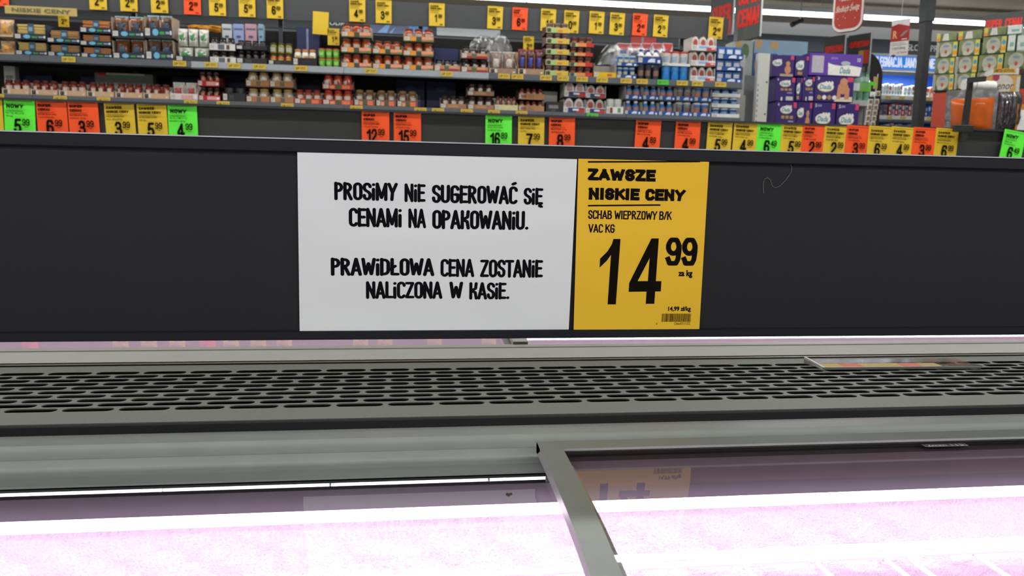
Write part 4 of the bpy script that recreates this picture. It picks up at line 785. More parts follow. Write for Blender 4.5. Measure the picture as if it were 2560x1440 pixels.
for i, (a, b) in enumerate(((1564, 1606), (1608, 1648), (1650, 1690), (1692, 1735), (1737, 1781))):
    stack(a, b, [(262+i*1.2, 298+i*1.2), (221+i*1.4, 260+i*1.2)], 2, 'bottle' if i < 3 else 'cup', BC if i != 3 else ['7e8b9a', 'c9c4bc', '8a6452'], '2259a8', 'tv', 'blue and white cup', '%s blue column on the lower shelf' % ORD[i], ZL, .3, 'arch', inner='a9a8a4', shape='high', tdesc='blue')
stack(1784, 1853, [(280, 304), (254, 279), (229, 253)], 3, 'cup', ['2c5a96', 'd9dde0', '86a7cc'], 'e0e2e2', 'none', 'white-lidded blue cup', 'the white and blue triple', ZL, .38, inner='d2d4d4', tdesc='white')
# navy cartons at the back of the lower shelf
for i, (a, b, y) in enumerate(((50, 130, 186), (200, 330, 190), (430, 495, 192), (556, 614, 186), (742, 802, 196), (990, 1062, 200), (1066, 1140, 204))):
    onshelf(a, y, b, ZL, .08, '141a45', 'cardboard_box', 'navy blue carton, %s from the left at the back of the lower shelf' % ORD[i], (lambda q, U, V, y: (q.disc(U(.5), V(.75), (U(1)-U(0))*.2, .022, y, mat('33406a', .5)), q.face(U(.5), U(.85), V(.15), V(.5), y, mat('5b5f70', .5)))) if i > 4 else None, Pl(7.67), 0, 'navy cartons at the back')
# green-white-red box lying, small white pack (left)
onshelf(236, 183, 382, ZL, .11, '6f7274', 'cardboard_box', 'long white, green and red box lying behind the passata', lambda q, U, V, y: (q.face(U(.05), U(.2), V(.86), V(.99), y, mat('c23a30', .5)), q.face(U(.2), U(.85), V(.93), V(.99), y, mat('d9d9d6', .5)), q.face(U(.2), U(.75), V(.84), V(.92), y, mat('2f8a48', .5))), Pl(7.55), 0)
onshelf(8, 165, 36, ZL, .08, 'd7d7d4', 'flour_bag', 'small white paper pack behind the first passata tray', lambda q, U, V, y: (q.face(U(.2), U(.8), V(.5), V(.7), y, mat('9aa0a0', .5)),), Pl(7.55), 0)
# ------------------------------------------------------------------ gondola end
E1 = Pl(7.32)
s0, s1, s2 = E1.at(1857, 200)[0], E1.at(1893, 200)[0], E1.at(1922, 200)[0]; eo = ((s0+s2)/2, .2, -H)
e = root('steel_divider', MB().box(s0, s1, .3, .33, -H, E1.at(1880, 134)[1]+.04, mat('a9aaa6', .5, var=.04)), E1, eo, 'light grey metal end panel beside the blue cartons', 'panel')
part('upright', MB().box(s1, s2, -.0, .06, -H, E1.at(1905, 133)[1], mat('c4c5bf', .45, var=.03)), e, eo, 'pale upright with slot holes')
part('lower_panel', MB().box(s0-.01, s1+.01, .27, .3, -H, E1.at(1880, 230)[1], mat('a3a49f', .5)), e, eo); part('slot_plate', MB().box(s1-.055, s1-.03, .28, .299, E1.at(1890, 190)[1], E1.at(1890, 158)[1], mat('4a4b4b', .5)), e, eo)
q = MB()
for k in range(40): z = -.9+k*.05; q.face(s1+.008, s1+.018, z, z+.02, -.0012, mat('6d6e6c', .6))
q.disc(s1+.1, E1.at(1905, 205)[1], .01, .01, -.0012, mat('55565a', .5)); q.disc(s1+.1, E1.at(1905, 285)[1], .01, .01, -.0012, mat('55565a', .5)); part('slot_hole', q, e, eo, kind='stuff')
# ------------------------------------------------------------------ nappy cartons
D1 = Pl(8.0)
PUR, LPU = '2c1468', '5c35a0'
def diaper(kind):
    def fn(q, U, V, y):
        w_ = U(1)-U(0); h = V(1)-V(0); CR = mat('e9e7e0', .5); TE = mat('2f8f9c', .5); SK = mat('c98a66', .6, var=.1); GOLD = mat('b08a4c', .5); PK = mat('cf3f66', .5)
        def logo(u, v, a, b):
            q.disc(u, v, a, b, y-.001, GOLD, 16); q.disc(u, v+b*.12, a, b*.95, y-.002, CR, 16)
            for k in (-.1, .25, .6): q.disc(u+a*k+a*.15, v+b*.9, a*.17, b*.4, y-.0024, CR, 8)
            q.text('Dada', u-a*.7, u+a*.7, v-b*.4, v+b*.6, y-.004, TE, .015, 2, sh=.2)
        if kind != 'flat': q.face(U(.82), U(.97), V(.80), V(.985), y-.001, PK)
        if kind == 'end':
            q.text('4', U(.08), U(.15), V(.85), V(.95), y-.001, CR, .01, 1); logo(U(.48), V(.72), w_*.28, h*.13)
            for k in range(3): q.face(U(.27+.2*k), U(.42+.2*k), V(.44), V(.54), y-.001, GOLD)
            q.face(U(.6), U(.85), V(.33), V(.38), y-.001, mat('9a8fb8', .5)); q.face(U(.55), U(.9), V(.04), V(.2), y-.001, mat('c9c6c8', .5)); q.face(U(.3), U(.38), V(.02), V(.17), y-.001, CR)
        elif kind == 'baby':
            q.text('3', U(.05), U(.11), V(.84), V(.96), y-.001, CR, .01, 1); logo(U(.27), V(.56), w_*.21, h*.19)
            for k in range(4): q.disc(U(.12+.13*k), V(.17), w_*.055, h*.09, y-.001, (GOLD, CR)[k % 2], 12)
            q.poly([(U(.5), V(.02)), (U(.97), V(.02)), (U(.97), V(.22)), (U(.6), V(.18))], y-.0005, mat('d9cfbd', .5))
            q.disc(U(.73), V(.8), w_*.10, h*.15, y-.002, SK, 14); q.disc(U(.72), V(.55), w_*.14, h*.24, y-.0015, SK, 14)
            for a, b in ((.56, .66), (.76, .88)): q.poly([(U(a), V(.12)), (U(b), V(.12)), (U(b+.01), V(.55)), (U(a+.02), V(.55))], y-.0018, SK)
        elif kind == 'sit':
            q.disc(U(.7), V(.62), w_*.1, h*.11, y-.002, SK, 12); q.disc(U(.7), V(.34), w_*.15, h*.2, y-.0015, SK, 12); q.face(U(.35), U(.95), V(.02), V(.14), y-.001, mat('b59a80', .5)); logo(U(.2), V(.62), w_*.22, h*.15)
        elif kind == 'five':
            q.text('5', U(.08), U(.16), V(.84), V(.95), y-.001, CR, .01, 1); q.face(U(.18), U(.36), V(.86), V(.93), y-.001, mat('8f83b5', .5)); logo(U(.45), V(.45), w_*.34, h*.18); q.face(U(.2), U(.42), V(.0), V(.13), y-.001, mat('c9c6c8', .5)); q.face(U(.58), U(.85), V(.0), V(.08), y-.001, mat('c9844c', .5))
        elif kind == 'side':
            logo(U(.35), V(.5), w_*.3, h*.22); q.face(U(.2), U(.55), V(.08), V(.22), y-.001, GOLD)
        elif kind == 'flat':
            q.poly([(U(.36), V(.04)), (U(.96), V(.02)), (U(.985), V(.42)), (U(.75), V(.5)), (U(.6), V(.46)), (U(.45), V(.5)), (U(.35), V(.58))], y-.001, CR); q.text('Dada', U(.58), U(.78), V(.12), V(.4), y-.003, TE, .015, 3, sh=.2)
            q.face(U(.05), U(.27), V(.12), V(.88), y-.001, mat('b7b3ba', .5)); q.text('10', U(.9), U(.96), V(.66), V(.84), y-.001, CR, .012, 2); q.disc(U(.68), V(.58), w_*.09, h*.1, y-.002, mat('a9b7b5', .4), 14); q.face(U(.4), U(.53), V(.74), V(.84), y-.001, mat('8a68c4', .5))
    return fn
DN = 'nappy cartons stacked at the aisle end'
zz = {0: (330, 255), 1: (254.5, 193), 2: (192.5, 137)}
for x0, y0, x1, y1, kd, lb in ((1936, 254, 1989, 330, 'end', 'purple nappy carton, first from the left in the bottom layer'), (1990, 255, 2027, 331, 'sit', 'narrow purple nappy carton with seated baby in the bottom layer'), (2029, 256, 2085, 333, 'five', 'purple nappy carton numbered five, third in the bottom layer'), (2088, 259, 2143, 336, 'five', 'purple nappy carton numbered five, last in the bottom layer'),
                            (1936, 193, 1986, 253, 'end', 'purple nappy carton, first from the left in the middle layer'), (1988, 194, 2003, 253, 'side', 'thin purple nappy carton squeezed into the middle layer'), (2004, 191, 2034, 253, 'end', 'purple nappy carton beside the one showing a crawling baby'), (2035, 191, 2132, 255, 'baby', 'wide purple nappy carton showing a crawling baby'),
                            (1930, 138, 1984, 192, 'sit', 'purple nappy carton with seated baby, top layer'), (1986, 140, 2020, 191, 'side', 'purple nappy carton beside the light purple ones'), (2021, 134, 2154, 190, 'flat', 'light purple and white carton lying on top of the nappies')):
    crate(D1, x0, y0, x1, y1, .2, LPU if kd == 'flat' else PUR, 0, 'nappy_carton', lb, 'box', diaper(kd), DN)
# pallet-like base under them so they stand
s0, z0 = D1.at(1926, 335); s1, _ = D1.at(2150, 335)
root('display_plinth', MB().box(s0, s1, -.02, .22, -H, D1.at(2115, 336.5)[1]-.012, mat('4c4a48', .7)), D1, ((s0+s1)/2, .2, -H), 'dark stand carrying the purple nappy cartons', 'stand')
# storage boxes with pictures, behind
D2 = Pl(8.6)
def pic(q, U, V, y):
    w_ = U(1)-U(0); h = V(1)-V(0); B = mat('2b4f9c', .5); q.face(U(0), U(.44), V(0), V(.62), y, B); q.face(U(.52), U(.88), V(0), V(.6), y, B); q.face(U(.88), U(1), V(0), V(.6), y, mat('5a7a4a', .5))
    q.face(U(.02), U(.14), V(.75), V(1), y, mat('c9a36a', .5)); q.face(U(.3), U(.45), V(.75), V(.95), y, mat('c9a36a', .5))
    for u, v in ((.08, .28), (.28, .36), (.62, .3), (.78, .28)): q.disc(U(u), V(v), w_*.055, h*.24, y-.001, mat('c98a4c', .5), 12)
crate(D2, 1881, 101, 2015, 190, .3, '8fb0c8', 0, 'picture_carton', 'light blue carton with blue and orange pictures above the nappies', 'box', pic)
crate(D2, 1835, 101, 1879, 190, .3, 'a9b3aa', 0, 'picture_carton', 'pale carton with green round print beside the picture carton', 'box', lambda q, U, V, y: (q.disc(U(.55), V(.7), (U(1)-U(0))*.22, (V(1)-V(0))*.22, y, mat('56744a', .5)), q.face(U(0), U(.35), V(.8), V(.98), y, mat('c9a36a', .5))))
s0, _ = D2.at(1825, 190); s1, _ = D2.at(2060, 190)
root('storage_shelf', MB().box(s0, s1, -.02, .5, -H, D2.at(1945, 191)[1]-.004, mat('7d7f80', .6)), D2, ((s0+s1)/2, .2, -H), 'grey shelf block carrying the picture cartons', 'shelf')
# water bottle pack
D3 = Pl(8.24); s0, z0 = D3.at(2132, 250); s1, _ = D3.at(2178, 250); ztop = D3.at(2155, 178)[1]; wo = ((s0+s1)/2, .12, z0)
wp = root('water_pack', None, D3, wo, 'green shrink-wrapped pack of water bottles beside the nappies', 'bottle pack')
mw = mat('6fb092', .15, var=.1, scale=30, coat=.6)
for i in range(3):
    for j in range(2):
        cx = s0+.035+(s1-s0-.07)*i/2; cy = .06+.075*j; hh = ztop-z0
        part('bottle', MB().lathe(cx, cy, [(.03, z0), (.034, z0+.01), (.034, z0+hh*.62), (.026, z0+hh*.78), (.012, z0+hh*.92), (.012, z0+hh*.95)], mw, 12), wp, wo, smooth=True); part('cap', MB().lathe(cx, cy, [(.014, z0+hh*.94), (.014, z0+hh)], mat('3f9a5a', .4), 10), wp, wo)
part('label_band', MB().box(s0+.002, s1-.002, .02, .022, z0+.1, z0+.2, mat('6cc040', .5)).face(s0+.01, s0+.08, z0+.11, z0+.19, .0185, WHITE), wp, wo); part('film', MB().pillow(s0-.005, s1+.005, 0, .17, z0, ztop*.5+z0*.5+.15, FILM, 6), wp, wo)
root('grey_shelf', MB().box(s0-.03, s1+.02, 0, .2, z0-.06, z0, mat('b2b5b2', .5)).box(s0-.03, s1+.02, .17, .2, -H, z0-.06, mat('8a8c8a', .5)), D3, ((s0+s1)/2, .15, -H), 'pale grey shelf end under the green water bottles', 'shelf')
# dark rounded end cap
D5 = Pl(9.15); s0, z0 = D5.at(2150, 330); s1, _ = D5.at(2206, 200); zt5 = D5.at(2170, 132)[1]; oc = MB(); n = 12
pts = [(s0, -H), (s1, -H), (s1, zt5-.32)]+[(s1-.22+.22*math.cos(math.radians(a)), zt5-.32+.32*math.sin(math.radians(a))) for a in range(10, 100, 10)]+[(s0, zt5)]
V = [(a, 0, b) for a, b in pts]+[(a, .5, b) for a, b in pts]; k = len(pts); oc.add(V, [tuple(range(k)), tuple(range(k, 2*k))[::-1]]+[(i, k+i, k+(i+1) % k, (i+1) % k) for i in range(k)], mat('211f1e', .6))
root('rounded_fixture', oc, D5, ((s0+s1)/2, .2, -H), 'black rounded shelf end cap behind the water bottles', 'panel')
# clip strip of small packets
D6 = Pl(7.0); zt6 = D6.at(2190, 185)[1]; cs = (D6.at(2180, 330)[0], 0, D6.at(2180, 335)[1])
st = root('clip_strip', MB().tube([(D6.at(2195, 186)[0], 0, zt6), (D6.at(2174, 338)[0], 0, D6.at(2174, 338)[1])], .004, mat('c9c9c6', .4), 6), D6, cs, 'hanging strip holding two columns of small brown packets', 'strip')
part('header_card', MB().box(D6.at(2186, 180)[0], D6.at(2196, 180)[0], -.004, .004, D6.at(2190, 222)[1], D6.at(2190, 192)[1], mat('b8a25a', .5)), st, cs); part('price_card', MB().poly([D6.at(2174, 203), D6.at(2176, 212), D6.at(2190, 217), D6.at(2188, 208)], -.008, mat('4fe03a', .5)), st, cs, 'bright green card')
rows = [(2180, 236, 2193, 234)]+[(2175-i*2.2, 254+i*13.6, 2190-i*2.4, 254+i*13.8) for i in range(6)]
for i, (xa_, ya_, xb_, yb_) in enumerate(rows):
    for jj, (x, y) in enumerate(((xa_, ya_), (xb_, yb_))):
        s, z = D6.at(x, y); w_ = .023; a = MB().box(s-w_, s+w_, -.014, -.004, z-.022, z+.024, mat('d5d2cc' if not (i == 0 and jj == 0) else 'f0f0ee', .4)); a.face(s-w_*.7, s+w_*.7, z-.018, z+.012, -.0152, mat('8a6a48' if not (i == 0 and jj == 0) else 'e9e9e9', .5, var=.2, scale=100)).face(s-w_*.7, s+w_*.3, z-.018, z-.012, -.0156, mat('2c2420', .5))
        part('packet', a, st, cs)
# ------------------------------------------------------------------ far wall lettering and pictures
FW = Pl(YW-.062)
def wall_text(tx_, x0, y0, x1, y1, label, c='e2e4e2', cat='sign', pl=FW, bold=.02, name='wall_lettering'):
    a, zt_ = pl.at(x0, y0); b, zb_ = pl.at(x1, y1); zt_ = pl.at((x0+x1)/2, y0)[1]; zb_ = pl.at((x0+x1)/2, y1)[1]
    return root(name, MB().text(tx_, a, b, zb_, zt_, -.004, mat(c, .5), bold, 3), pl, ((a+b)/2, 0, zb_), label, cat)
wall_text('SŁONE PRZEKĄSKI', 2269, 113, 2408, 134, 'pale capital letters for salty snacks on the dark wall band', bold=.01)
wall_text('WODA', 804, 52, 864, 63, 'pale capital letters for water seen below the header board')
def panel(pl, x0, y0, x1, y1, col, label, name='wall_picture', cat='picture', fn=None):
    a, b = pl.at(x0, y0), pl.at(x1, y1); zt_ = pl.at((x0+x1)/2, y0)[1]; zb_ = pl.at((x0+x1)/2, y1)[1]; o_ = ((a[0]+b[0])/2, 0, zb_)
    o = root(name, MB().box(a[0], b[0], -.012, 0, zb_, zt_, mat(col, .5, var=.1, scale=3)), pl, o_, label, cat)
    if fn: q = MB(); fn(q, lambda u: a[0]+(b[0]-a[0])*u, lambda v: zb_+(zt_-zb_)*v, -.014); part('print', q, o, o_)
    return o
panel(FW, 908, 59, 1070, 85, '5c6a86', 'blue picture panel glimpsed over the sauce stacks', fn=lambda q, U, V, y: (q.poly([(U(.22), V(.05)), (U(.36), V(.05)), (U(.42), V(.9)), (U(.36), V(.9))], y, mat('7fa8d6', .5)), q.poly([(U(.4), V(.05)), (U(.44), V(.05)), (U(.5), V(.7))], y, mat('7fa8d6', .5)), q.face(U(.7), U(.99), V(.1), V(.95), y, mat('5f92c8', .5))))
panel(FW, 1092, 70, 1250, 92, 'b3b9bb', 'blank white panel glimpsed beyond the gap over the dark jars')
panel(FW, 1577, 92, 1640, 108, 'b5302c', 'red and grey poster glimpsed under the header board', fn=lambda q, U, V, y: (q.face(U(.42), U(.5), V(0), V(1), y, mat('8a8a8a', .5)),))
# cctv on the ceiling
cc = onY(1996, 53, 10.2); co = (cc.x, cc.y, cc.z-.05)
cv = root('security_camera', MB().tube([(cc.x-.07, cc.y, cc.z-.04), (cc.x+.06, cc.y, cc.z+.02)], .03, mat('2b2b2b', .4), 10), W, co, 'small black security camera hanging below the ceiling lamps', 'camera'); part('bracket', MB().tube([(cc.x+.03, cc.y, cc.z), (cc.x+.03, cc.y, ZC)], .008, mat('8d8f90', .5), 6), cv, co); part('lens_hood', MB().tube([(cc.x-.1, cc.y, cc.z-.055), (cc.x-.06, cc.y, cc.z-.036)], .036, mat('161616', .4), 10), cv, co)
# ------------------------------------------------------------------ oral care display
O1 = Pl(9.9); xs0, xs1 = O1.at(2165, 200)[0], O1.at(2385, 200)[0]; oo = ((xs0+xs1)/2, .2, -H)
zt1, zb1 = O1.at(2260, 139)[1], O1.at(2260, 176)[1]
do = root('oral_care_display', MB().box(xs0, xs1, .4, .43, -H, zb1, mat('1c4f9e', .5, var=.04)), O1, oo, 'blue display unit for toothpaste with white lettering', 'display')
part('header_sign', MB().box(xs0, xs1, 0, .03, zb1, zt1, mat('2a86ea', .4, var=.03, emit=.5)), do, oo, 'bright blue sign')
part('sign_edge', MB().box(xs0, xs1, -.004, .03, zt1-.012, zt1+.016, mat('dde6f0', .4)).box(xs0, xs1, -.004, .03, zb1-.014, zb1+.012, mat('dde6f0', .4)), do, oo)
ta, tb = O1.at(2173, 160)[0], O1.at(2343, 160)[0]
part('printed_text', MB().put_word(stroke_word('PIELĘGNACJA JAMY USTNEJ', .19, None, 1.1, False), ta, tb, zb1+.045, zt1-.035, -.006, mat('f4f7fb', .4, emit=.5), False), do, oo, 'white capitals')
zsh = [O1.at(2260, 240)[1], O1.at(2260, 290)[1]]
for i, z in enumerate(zsh):
    part('shelf_board', MB().box(xs0, xs1, -.01, .4, z-.05, z, mat('e4e8ea', .4)), do, oo, 'white shelf')
    for k in range(5): part('price_label', MB().box(xs0+.1+k*.2+i*.04, xs0+.18+k*.2+i*.04, -.014, -.01, z-.045, z-.008, mat('d9bf55', .5)), do, oo)
part('side_panel', MB().box(xs1, xs1+.03, 0, .43, -H, zt1, mat('1c4f9e', .5)), do, oo); area('display_light', (xs0+xs1)/2, 9.95, zb1-.03, 1.0, .08, 9)
PK = ('eef0f2', 'dfe6ea', '5a4a90'), ('f2f3f4', 'c9d4da', '4aa6b0'), ('e4eaee', '9cc4d0', '6c6c90'), ('eceeee', 'b54038', '4a8a90')
def tooth(x0, x1, z, hs, n, rowd, cols, gp):
    w_ = (x1-x0)/n
    for i in range(n):
        c = cols[i % len(cols)]; h = hs*(.85+.15*((i*7) % 5)/4); s = x0+w_*(i+.5); o_ = (s, .06, z)
        o = root('toothpaste_box', MB().box(s-w_*.42, s+w_*.42, .03, .09, z+.0008, z+h, mat(c[0], .4), .003), O1, o_, '%s slim %s carton from the left on %s' % (ORD[i], 'toothpaste', rowd), 'box', gp)
        part('print', MB().face(s-w_*.3, s+w_*.3, z+h*.55, z+h*.85, .0288, mat(c[1], .5)).face(s-w_*.3, s+w_*.1, z+h*.15, z+h*.4, .0288, mat(c[2], .5)), o, o_)
xm_ = O1.at(2290, 230)[0]
tooth(O1.at(2204, 230)[0], O1.at(2260, 230)[0], zsh[0], .165, 8, 'the upper white shelf', PK, 'toothpaste on the upper white shelf')
tooth(O1.at(2262, 230)[0], O1.at(2292, 230)[0], zsh[0], .15, 3, 'the upper white shelf near the pillar', PK[1:], 'toothpaste near the pillar')
tooth(O1.at(2318, 230)[0], O1.at(2360, 230)[0], zsh[0], .15, 4, 'the upper white shelf beyond the pillar', (('eceef0', 'e05a2c', '8a8a9c'), ('e4a08a', 'e4582a', 'ded8d6')), 'toothpaste beyond the pillar')
tooth(O1.at(2200, 280)[0], O1.at(2222, 280)[0], zsh[1], .16, 2, 'the lower white shelf by the packets', (('6a6482', '4a4470', '8a8488'), ('77737a', '5d595f', '36343a')), 'grey cartons on the lower white shelf')
tooth(O1.at(2224, 280)[0], O1.at(2290, 280)[0], zsh[1], .17, 8, 'the lower white shelf', (('b2242a', 'c9ccd6', 'e0e0e4'), ('b9bfcc', '3a4a70', 'c0282c')), 'red and silver cartons on the lower white shelf')
tooth(O1.at(2316, 280)[0], O1.at(2352, 280)[0], zsh[1], .17, 5, 'the lower white shelf beyond the pillar', (('1d3d78', '7fb0e0', 'dfe6ee'), ('3a6fb4', 'b4d4ee', '2a3f70')), 'blue cartons beyond the pillar')
tooth(O1.at(2208, 310)[0], O1.at(2290, 310)[0], O1.at(2250, 345)[1], .2, 8, 'the lowest shelf behind the price board', (('8a8490', '6a2c34', 'b7b3bc'), ('a7a9b6', '43364a', '7a2a30')), 'cartons on the lowest display shelf')
z3 = O1.at(2250, 345)[1]; part('shelf_board', MB().box(xs0, xs1, -.01, .4, z3-.05, z3, mat('e4e8ea', .4)), do, oo)
# pillar
P4 = Pl(8.3); s0, s1 = P4.at(2306, 160)[0], P4.at(2323, 160)[0]
pc = root('column_post', MB().box(s0, s1, 0, .11, -H, ZC, mat('2b2d2e', .6, var=.04, scale=4)), P4, ((s0+s1)/2, .07, -H), 'dark grey square column standing before the toothpaste display', 'column')
part('collar', MB().box(s0-.012, s1+.012, -.012, .122, P4.at(2310, 52)[1], ZC, mat('3a3d3e', .6)), pc, ((s0+s1)/2, .07, -H))
# ------------------------------------------------------------------ hanging signs
def board(px, py, Y, a, quad, col, name, label, fn=None, th=.006, rough=.35, cat='sign', edge=None, pole=False):
    pl = Pl(Y, a, px, py); P4_ = [pl.at(*p) for p in quad]; sx0 = (P4_[0][0]+P4_[3][0])/2; sx1 = (P4_[1][0]+P4_[2][0])/2; zt_ = (P4_[0][1]+P4_[1][1])/2; zb_ = (P4_[2][1]+P4_[3][1])/2
    o_ = ((sx0+sx1)/2, 0, zb_); o = root(name, MB().box(sx0, sx1, 0, th, zb_, zt_, mat(col, rough, var=.04)), pl, o_, label, cat)
    if edge: part('edge', MB().box(sx1-.004, sx1+.006, -.004, th+.002, zb_, zt_, mat(edge, .4)), o, o_)
    if pole: part('pole', MB().box(sx1-.02, sx1+.0, th, th+.02, -H, zt_, mat('9a9d9d', .4)), o, o_)
    if fn: q = MB(); fn(q, lambda u: sx0+(sx1-sx0)*u, lambda v: zb_+(zt_-zb_)*v, -.003); part('printed_text', q, o, o_)
    return o, pl, sx0, sx1, zb_, zt_
RED = mat('d9281a', .5)
board(1812, 50, 7.9, -70, [(1777, -80), (1839, -100), (1833, 85), (1777, 99)], '5c605f', 'hanging_sign', 'grey hanging sign with red super price lettering, the one touching the header board', lambda q, U, V, y: (q.marker('SUPER', U(.1), U(.92), V(.2), V(.42), y, RED, .2), q.marker('CENA!', U(.1), U(.92), V(.02), V(.17), y, RED, .2)), rough=.18, edge='b9bcbc')
board(1875, 50, 7.4, -70, [(1840, -100), (1910, -120), (1903, 88), (1838, 106)], '585c5b', 'hanging_sign', 'grey hanging sign with two lines of red super price lettering', lambda q, U, V, y: (q.marker('SUPER', U(.12), U(.93), V(.44), V(.62), y, RED, .2), q.marker('CENA!', U(.12), U(.93), V(.17), V(.36), y, RED, .2)), rough=.18, edge='c9cccc')
board(2092, 120, 8.85, -59, [(2060, 95), (2113, 86), (2110, 175), (2058, 180)], '3a3c3b', 'price_sign', 'dark sign with one red line beside the silver divider', lambda q, U, V, y: (q.marker('SUPERCENA!', U(.06), U(.9), V(.55), V(.72), y, RED, .2),), edge='b9bcbc', pole=True)
board(2150, 120, 8.78, -59, [(2120, 90), (2180, 81), (2172, 166), (2117, 172)], '3a3c3b', 'price_sign', 'dark sign with red lettering above yellow and red cards', lambda q, U, V, y: (q.marker('SUPERCENA!', U(.08), U(.92), V(.62), V(.78), y, RED, .2), q.face(U(.5), U(.72), V(.12), V(.5), y, mat('b5922c', .5)), q.face(U(.72), U(.95), V(.1), V(.5), y, mat('c23a22', .5))), edge='c9cccc', pole=True)
# red rounded hanging sign
pr_ = Pl(6.6, -55, 2115, 50); s0, z0 = pr_.at(2077, 84); s1, _ = pr_.at(2156, 60); z0 = (pr_.at(2077, 84)[1]+pr_.at(2140, 78)[1])/2; z1 = z0+.66
def rr_(a, b, c, d, r, n=6):
    o = []
    for cx, cz, t in ((b-r, c+r, -90), (b-r, d-r, 0), (a+r, d-r, 90), (a+r, c+r, 180)):
        for k in range(n+1): o.append((cx+r*math.cos(math.radians(t+90*k/n)), cz+r*math.sin(math.radians(t+90*k/n))))
    return o
def slab(pts, y0, y1, m_):
    b = MB(); k = len(pts); b.add([(a, y0, c) for a, c in pts]+[(a, y1, c) for a, c in pts], [tuple(range(k)), tuple(range(k, 2*k))[::-1]]+[(i, k+i, k+(i+1) % k, (i+1) % k) for i in range(k)], m_); return b
o_ = ((s0+s1)/2, 0, z0); rs_ = root('hanging_sign', slab(rr_(s0, s1, z0, z1, .09), .01, .022, mat('8c2a20', .5)), pr_, o_, 'red rounded hanging sign with white border and festive script', 'sign')
part('border', slab(rr_(s0+.004, s1-.004, z0+.006, z1, .088), .004, .01, mat('efe9e2', .4)), rs_, o_, 'white border'); part('face', slab(rr_(s0+.022, s1-.022, z0+.03, z1-.02, .07), .001, .004, mat('b93526', .4, var=.1, scale=4)), rs_, o_)
q = MB(); CRM = mat('efd9cc', .5)
q.text('Biedronka', s0+.09, s1-.1, z0+.27, z0+.37, -.001, CRM, .02, 2, sh=.3); q.text('Słodkich Świąt', s0+.035, s1-.035, z0+.165, z0+.25, -.001, CRM, .02, 2, sh=.2)
for k in range(26): u, v = rb.random(), rb.random(); q.disc(s0+.04+(s1-s0-.08)*u, z0+.04+(z1-z0-.1)*v, .003, .006, -.0005, CRM, 6)
part('printed_text', q, rs_, o_, 'cream script and snowflakes'); part('hanger', MB().tube([((s0+s1)/2, .015, z1), ((s0+s1)/2, .015, ZC)], .004, m_fix, 6), rs_, o_)
# promotional banner
pm_ = Pl(8.0, -52, 2252, 95); s0 = pm_.at(2226, 104)[0]; s1 = pm_.at(2272, 100)[0]; zb = pm_.at(2243, 140)[1]; zm = pm_.at(2250, 103)[1]; zt_ = pm_.at(2255, 48)[1]; o_ = ((s0+s1)/2, 0, zb)
pb_ = root('promotion_banner', MB().box(s0, s1, 0, .004, zb, zm, mat('d9d6cf', .5)), pm_, o_, 'red and white hanging banner about winning cars', 'banner')
part('picture', MB().box(s0, s1, -.001, .005, zm, zt_, mat('a8241c', .5, var=.15, scale=9)), pb_, o_, 'red picture half')
q = MB(); w_ = s1-s0; h1 = zm-zb; h2 = zt_-zm
q.poly([(s0, zt_), (s0+w_*.02, zt_-h2*.28), (s0+w_*.4, zt_-h2*.2), (s1-w_*.02, zt_-h2*.35), (s1, zt_)], -.003, mat('e6e2e0', .6)); q.text('R', s0+w_*.12, s0+w_*.36, zm+h2*.14, zm+h2*.5, -.003, mat('e9b070', .5), .03, 2); q.poly([(s0+w_*.5, zm+h2*.22), (s0+w_*.68, zm+h2*.24), (s1-w_*.04, zm+h2*.5), (s0+w_*.7, zm+h2*.42)], -.003, mat('7d8a86', .5)); q.face(s0+w_*.6, s1-w_*.1, zm+h2*.06, zm+h2*.1, -.003, CRM)
q.text('I WYGRAJ', s0+w_*.14, s1-w_*.16, zb+h1*.38, zb+h1*.6, -.002, mat('3c3a3a', .5), .01, 2); q.text('15 Toyota', s0+w_*.42, s1-w_*.04, zb+h1*.12, zb+h1*.3, -.002, mat('b8454a', .5), .01, 2); q.face(s0+w_*.08, s1-w_*.2, zb+h1*.85, zb+h1*.88, -.002, mat('8d8d8b', .5)); q.face(s0+w_*.08, s1-w_*.1, zb+h1*.74, zb+h1*.77, -.002, mat('8d8d8b', .5)); q.disc(s0+w_*.22, zb+h1*.03, w_*.12, h1*.08, -.002, mat('3c3432', .5))
part('print', q, pb_, o_); part('hanger', MB().tube([((s0+s1)/2, .002, zt_), ((s0+s1)/2, .002, ZC)], .003, m_fix, 6), pb_, o_)
